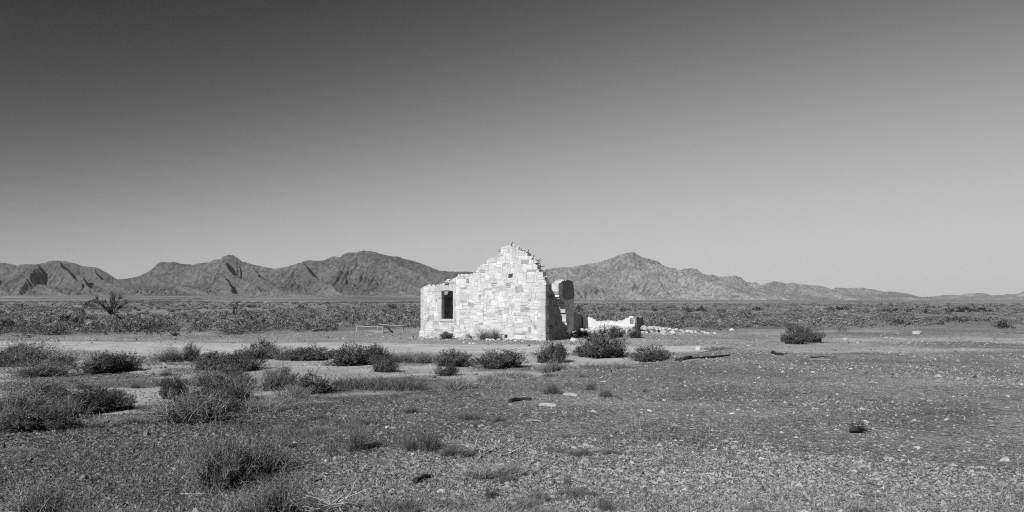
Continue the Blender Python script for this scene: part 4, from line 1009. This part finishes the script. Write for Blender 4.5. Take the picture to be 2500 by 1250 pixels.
# taller shrubs standing out of the scrub
def far_shrub(px, py, w, h, label, kind='dome_far', mats=None):
    x, y, z = P(px, py); o = bpy.data.objects.new('tall_shrub', None); COL.objects.link(o); o.location = (x, y, z); ppm = F/y
    o.scale = (w/ppm/2, w/ppm/2, h/ppm); o.rotation_euler = (0, 0, qp.uniform(0, 6.28)); tag(o, label, 'shrub')
    t = TEMPL[kind][use[kind] % len(TEMPL[kind])]; use[kind] += 1
    for nm, me in zip(PARTS[kind], t): link(nm, me, o)
for a in [(216, 750, 24, 14, 'round dark shrub on the horizon left of the bare fan-shaped shrub'), (228, 752, 18, 9, 'small dark shrub touching the round one on the horizon'), (733, 754, 18, 11, 'dark shrub on the horizon between the dead tree and the cottage'), (615, 752, 26, 9, 'low dark shrub on the horizon just right of the dead tree'), (955, 754, 28, 12, 'dark shrub on the horizon left of the cottage gable'), (812, 753, 20, 6, 'very low dark shrub on the horizon'), (1413, 762, 26, 16, 'dark shrub seen just right of the plastered fragment'), (1520, 762, 14, 12, 'small dark shrub above the whitewashed wall'), (1598, 760, 16, 10, 'small dark shrub above the dark wall end'), (1680, 762, 30, 14, 'dark shrub above the rubble trail'), (1714, 762, 34, 14, 'wide dark shrub next to the one above the rubble trail'), (1768, 763, 16, 8, 'little dark shrub on the middle horizon'), (1848, 758, 30, 9, 'flat dark shrub on the middle horizon'), (2044, 758, 60, 10, 'line of dark shrub on the right horizon'), (2185, 762, 80, 9, 'long low line of dark shrub, right horizon'), (2318, 762, 24, 12, 'dark shrub right of the bare spreading shrub'), (2352, 762, 44, 12, 'wide dark shrub on the far right horizon'), (2395, 762, 50, 12, 'last wide dark shrub on the far right horizon'), (2190, 793, 44, 16, 'dark bush inside the right-hand scrub'), (2330, 788, 40, 16, 'dark bush in the scrub below the far right shrubs'), (2450, 802, 50, 14, 'dark low bush near the right picture edge'), (20, 802, 50, 20, 'dark bush in the near scrub at the left picture edge'), (160, 790, 60, 22, 'dark bush in the near scrub below the bare fan-shaped shrub'), (330, 808, 60, 20, 'dark bush at the scrub edge'), (375, 806, 50, 22, 'second dark bush at the scrub edge'), (640, 802, 44, 18, 'dark bush at the scrub edge left of the rail fence')]:
    far_shrub(*a)
def bare_shrub(name, label, px, py, w, h, n, spread, r, seed, cat, sub=6, mat=M_STEM):
    x, y, z = P(px, py); ppm = F/y; R_w, Hh = w/ppm/2, h/ppm; q = np.random.default_rng(seed)
    o = bpy.data.objects.new(name, None); COL.objects.link(o); o.location = (x, y, z); tag(o, label, cat)
    A, B = Acc(), Acc()
    for k in range(n):
        a = q.uniform(0, 6.28); u = (k+0.5)/n*2-1; tip = np.array([u*R_w*spread+q.normal(0, 0.06*R_w), q.normal(0, 0.45*R_w), Hh*q.uniform(0.72, 1.0)*(1-0.25*u*u)])
        m1 = tip*np.array([0.25, 0.25, 0.35])+q.normal(0, 0.04*Hh, 3); m2 = tip*np.array([0.65, 0.65, 0.68])+q.normal(0, 0.04*Hh, 3)
        v, t = tube([(q.normal(0, 0.06), q.normal(0, 0.06), -0.1), m1, m2, tip], [r, r*0.8, r*0.5, r*0.2], 4); A.add(v, t, q.uniform(0.7, 1.3))
        for _ in range(sub):
            f = q.uniform(0.35, 0.95); p = m1+(m2-m1)*f*1.2 if f < 0.6 else m2+(tip-m2)*f; d = (tip-m1)/np.linalg.norm(tip-m1)+q.normal(0, 0.45, 3); L = Hh*q.uniform(0.10, 0.26)
            v, t = tube([p, p+d*L*0.5+q.normal(0, 0.02*Hh, 3), p+d*L], [r*0.35, r*0.25, r*0.1], 3); B.add(v, t, q.uniform(0.7, 1.3))
    link('trunk', A.mesh('trunk', mat), o); link('crown', B.mesh('crown', mat), o)
bare_shrub('bare_shrub', 'bare fan-shaped shrub of dark stems standing above the scrub', 274, 773, 72, 54, 17, 1.0, 0.085, 5, 'shrub', 18)
bare_shrub('dead_tree', 'thin dead tree standing alone in the scrub', 575, 774, 24, 44, 4, 0.7, 0.07, 8, 'tree', 8)
bare_shrub('bare_shrub', 'bare spreading shrub on the right horizon', 2258, 766, 28, 16, 9, 1.0, 0.08, 12, 'shrub', 6)
bare_shrub('bare_shrub', 'leafless twig shrub rising behind the small upright bush by the track', 480, 872, 24, 34, 5, 0.9, 0.012, 13, 'shrub', 4, M_STEM)

# ---------------------------------------------------------------- fallen timber and sticks
def stick(name, label, cat, pts, r, mat, up=0.4, sides=6, seed=0):
    q = np.random.default_rng(seed+500); W3 = []
    for px, py in pts: x, y, z = P(px, py); W3.append(np.array([x, y, z]))
    n = len(W3); dense = []
    for k in range(n-1):
        for f in (0, 0.5): dense.append(W3[k]+(W3[k+1]-W3[k])*f+q.normal(0, r*0.25, 3))
    dense.append(W3[-1]); c = dense[0].copy()
    rr = [r*(1-0.45*k/(len(dense)-1))*q.uniform(0.8, 1.2) for k in range(len(dense))]
    V, T = tube(np.array(dense)-c+np.array([0, 0, r*up]), rr, sides)
    V[:, 2] = (V[:, 2])
    return tag(link(name, raw_mesh(name, V, T, mat, q.uniform(0.8, 1.2, len(V)))), label, cat) if False else tag(link(name, raw_mesh(name, V, T, mat, q.uniform(0.8, 1.2, len(V))), None, c), label, cat)
def plank(name, label, cat, a, b2, w, th, mat, tilt=0.0):
    xa, ya, za = P(*a); xb, yb, zb = P(*b2); d = np.array([xb-xa, yb-ya]); L = np.linalg.norm(d); d /= L; nn = np.array([-d[1], d[0]]); V = []
    q = np.random.default_rng(int(a[0])); N_ = 5
    for k in range(N_):
        f = k/(N_-1); c = np.array([xa, ya])+d*L*f; z = za+(zb-za)*f+0.015*math.sin(f*3)
        for sgn, zz in ((-1, 0), (1, 0), (1, th), (-1, th)): V.append((*(c+nn*sgn*w*0.5*(1-0.3*abs(f-0.5))), z+zz+sgn*tilt))
    T = []
    for k in range(N_-1):
        for j in range(4): p, r_ = k*4+j, k*4+(j+1) % 4; T += [(p, p+4, r_+4), (p, r_+4, r_)]
    e = (N_-1)*4; T += [(0, 1, 2), (0, 2, 3), (e, e+2, e+1), (e, e+3, e+2)]
    V = np.array(V); c = V[0].copy(); return tag(link(name, raw_mesh(name, V-c, np.array(T), mat, q.uniform(0.85, 1.15, len(V))), None, c), label, cat)
stick('log', 'dark fallen log on the gravel above the pale plank', 'log', [(1247, 983), (1262, 979), (1280, 977), (1296, 978)], 0.04, M_DARKWOOD, 0.8, seed=1)
plank('plank', 'pale bleached plank lying on the gravel below the dark log', 'plank', (1316, 990), (1357, 993), 0.04, 0.02, M_PALEWOOD, 0.02)
plank('plank', 'thin pale plank beyond the small dry shrub', 'plank', (1375, 964), (1408, 968), 0.04, 0.02, M_PALEWOOD, 0.02)
plank('plank', 'faint pale lath on the gravel below the two planks', 'plank', (1285, 1028), (1322, 1030), 0.03, 0.015, M_PALEWOOD)
stick('log', 'dark gnarled root lump on the bank edge by the track', 'log', [(1662, 883), (1675, 880), (1688, 877)], 0.10, M_DARKWOOD, 0.7, seed=2)
stick('timber', 'long dark timber lying along the edge of the track', 'timber', [(1650, 881), (1700, 877), (1780, 869)], 0.05, M_DARKWOOD, 0.6, seed=3)
plank('plank', 'pale strip of timber below the long dark timber', 'plank', (1668, 885), (1712, 879), 0.08, 0.03, M_PALEWOOD, 0.02)
stick('log', 'short dark log on the open gravel right of the long timber', 'log', [(1886, 864), (1898, 867), (1913, 868)], 0.06, M_DARKWOOD, 0.7, seed=4)
plank('plank', 'bright thin slat flat on the gravel right of the short dark log', 'plank', (1975, 878), (2028, 879), 0.07, 0.02, M_PALEWOOD)
stick('branch', 'dark thin branch beyond the bright slat', 'branch', [(1978, 874), (2010, 872), (2045, 873)], 0.03, M_DARKWOOD, seed=5)
stick('stick', 'dark curved stick on the near gravel', 'stick', [(1013, 1181), (1030, 1174), (1042, 1169), (1056, 1167)], 0.028, M_DARKWOOD, 1.0, seed=6)
stick('stick', 'dark form standing in for a shadow right of the spreading shrub', 'stick', [(690, 1091), (708, 1094), (725, 1092)], 0.03, M_DARKWOOD, 1.0, seed=7)  # dark tube in place of the spreading shrub's cast shadow
stick('stick', 'dark form standing in for the shadow of the leaning pale shrub', 'stick', [(882, 1096), (905, 1093), (935, 1090)], 0.032, M_DARKWOOD, 1.0, seed=8)  # another dark tube, painted shadow for the leaning shrub
stick('stick', 'small dark stick above the dead stick heap', 'stick', [(765, 1178), (785, 1173)], 0.016, M_DARKWOOD, 1.0, seed=9)
stick('stick', 'pale twig on the gravel above the lower edge', 'stick', [(440, 1208), (470, 1209), (500, 1207)], 0.010, M_PALEWOOD, 1.0, seed=10)
stick('stick', 'dark root of the grey shrub on the bank', 'stick', [(415, 1003), (440, 1007), (455, 1011)], 0.03, M_DARKWOOD, 1.0, seed=11)
stick('stick', 'dark stick on bare ground left of the tall open shrub', 'stick', [(355, 1022), (372, 1024), (388, 1022)], 0.03, M_DARKWOOD, 1.0, seed=12)
for k, (a, b2) in enumerate([((780, 892), (820, 890)), ((795, 888), (828, 893)), ((805, 882), (833, 889)), ((786, 893), (835, 894))]):
    plank('timber', ['lowest pale timber of the pile before the large mound', 'crossing pale timber of the pile before the large mound', 'topmost pale timber of the pile before the large mound', 'dark-edged front timber of the pile before the large mound'][k], 'timber', a, b2, 0.05, 0.03+0.02*k, M_PALEWOOD if k < 3 else M_WOOD, 0.02)
x, y, z = P(2090, 1057)                                # dark uprooted stump
st_ = bpy.data.objects.new('stump', None); COL.objects.link(st_); st_.location = (x, y, z); tag(st_, 'small black uprooted stump on the open gravel', 'stump')
q = np.random.default_rng(6); V, T = rock_geo(q, 0.3); V = V*np.array([0.11, 0.07, 0.05])+np.array([0, 0, 0.045]); link('butt', raw_mesh('butt', V, T, M_DARKWOOD, np.ones(len(V))), st_)
A = Acc()
for k in range(11):
    d = np.array([q.uniform(-0.4, 1.2), q.normal(0, 0.5), q.uniform(-0.1, 0.5)]); d /= np.linalg.norm(d); L = q.uniform(0.1, 0.24)
    pts = [np.array([0, 0, 0.05]), np.array([0, 0, 0.05])+d*L*0.5+q.normal(0, 0.015, 3), np.array([0, 0, 0.045])+d*L]; pts[2][2] = max(pts[2][2], 0.01); v, t = tube(pts, [0.016, 0.011, 0.005], 4); A.add(v, t, 1.0)
link('roots', A.mesh('roots', M_DARKWOOD), st_)

# ---------------------------------------------------------------- gravel, litter and dry grass too many to count
def scatter(n, py0, py1, pw, q):
    py = py0+(py1-py0)*q.random(n)**pw; px = q.uniform(-250, 2750, n); Yd = HC*F/(py-HZ)
    for _ in range(4): Yd = 0.5*Yd+0.5*(HC-gz((px-1250)/F*Yd, Yd))*F/(py-HZ)
    x = (px-1250)/F*Yd; return x, Yd, gz(x, Yd)
q = np.random.default_rng(909)
x, y, z = scatter(420000, 812, 1275, 0.85, q)
dens = 0.15+0.85*sstep(0.40, 0.62, 0.5*fbm(x*0.35, y*0.35, 81, 3)+0.5*fbm(x*0.12, y*0.25, 82, 2)); sa = sand_mask(x, y); sc_ = scrub_mask(x, y)
keep = q.random(len(x)) < dens*(1-0.93*sa)*(1-0.8*sc_)
x, y, z = x[keep], y[keep], z[keep]
ft = 2600; fs = q.uniform(-0.6, GW+3.5, ft); fd = 0.05+2.6*q.random(ft)**1.5; fx_ = LC[0]+GD[0]*fs-SD[0]*fd; fy_ = LC[1]+GD[1]*fs-SD[1]*fd     # spalls along the gable foot
nf_ = len(x); x = np.concatenate([x, fx_]); y = np.concatenate([y, fy_]); z = np.concatenate([z, gz(fx_, fy_)]); n = len(x)
r = np.minimum(q.lognormal(math.log(0.0052), 0.55, n), 0.026)*(1+y/13); r[nf_:] *= 1.1
base_v = []                                            # angular chips: a skewed ridge standing in the soil
for k in range(28):
    qk = np.random.default_rng(40+k); an = np.sort(qk.uniform(0, 6.28, 4)+np.arange(4)*0.0); an = np.arange(4)*1.57+qk.uniform(-0.5, 0.5, 4); rr_ = qk.uniform(0.6, 1.3, 4)
    base_v.append(np.concatenate([np.stack([np.cos(an)*rr_, np.sin(an)*rr_, qk.uniform(-0.35, 0.25, 4)], 1), [[qk.uniform(-0.5, 0.5), qk.uniform(-0.5, 0.5), qk.uniform(0.6, 1.2)]]]))
base_v = np.array(base_v); CH_T = np.array([(0, 1, 4), (1, 2, 4), (2, 3, 4), (3, 0, 4)])
k = q.integers(0, 28, n); th = q.uniform(0, 6.28, n); c_, s_ = np.cos(th), np.sin(th)
B = base_v[k]*np.stack([r*q.uniform(0.8, 1.7, n), r*q.uniform(0.7, 1.1, n), r*q.uniform(0.5, 1.0, n)], 1)[:, None, :]
V = np.stack([B[..., 0]*c_[:, None]-B[..., 1]*s_[:, None]+x[:, None], B[..., 0]*s_[:, None]+B[..., 1]*c_[:, None]+y[:, None], B[..., 2]+z[:, None]], -1).reshape(-1, 3)
T = (CH_T[None]+(np.arange(n)*5)[:, None, None]).reshape(-1, 3)
sh = np.where(q.random(n) < 0.013, q.uniform(1.3, 2.0, n), q.uniform(0.2, 1.5, n))*(1-0.42*(1-sstep(-5, 2.5, x))*(1-sstep(16, 30, y)))  # chips on the left tinted darker to carry the painted vignette
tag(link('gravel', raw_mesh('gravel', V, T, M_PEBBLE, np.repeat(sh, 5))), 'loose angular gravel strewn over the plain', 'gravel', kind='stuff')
x, y, z = scatter(62000, 850, 1280, 0.8, q)
g_ = fbm(x*0.45, y*0.45, 91, 3); keep = q.random(len(x)) < sstep(0.38, 0.62, g_)*(1-0.8*sand_mask(x, y))*(0.35+0.65*(1-sstep(2, 8, x)))
x, y, z = x[keep], y[keep], z[keep]; n = len(x)
P0 = np.stack([x, y, z-0.005], 1); D = fan(n, q, 1.0)
V, T = ribbons(P0, D, q.uniform(0.03, 0.11, n)*(1+y/40), 0.0045*(1+y/16), 0.35, q, 2)
tag(link('dry_grass', raw_mesh('dry_grass', V, T, M_DRY, np.repeat(q.uniform(0.4, 1.4, n)*(1-0.4*(1-sstep(-5, 2.5, x))), 6))), 'short dry grass and stalks among the gravel', 'grass', kind='stuff')  # blades take the same painted vignette, darker to the left
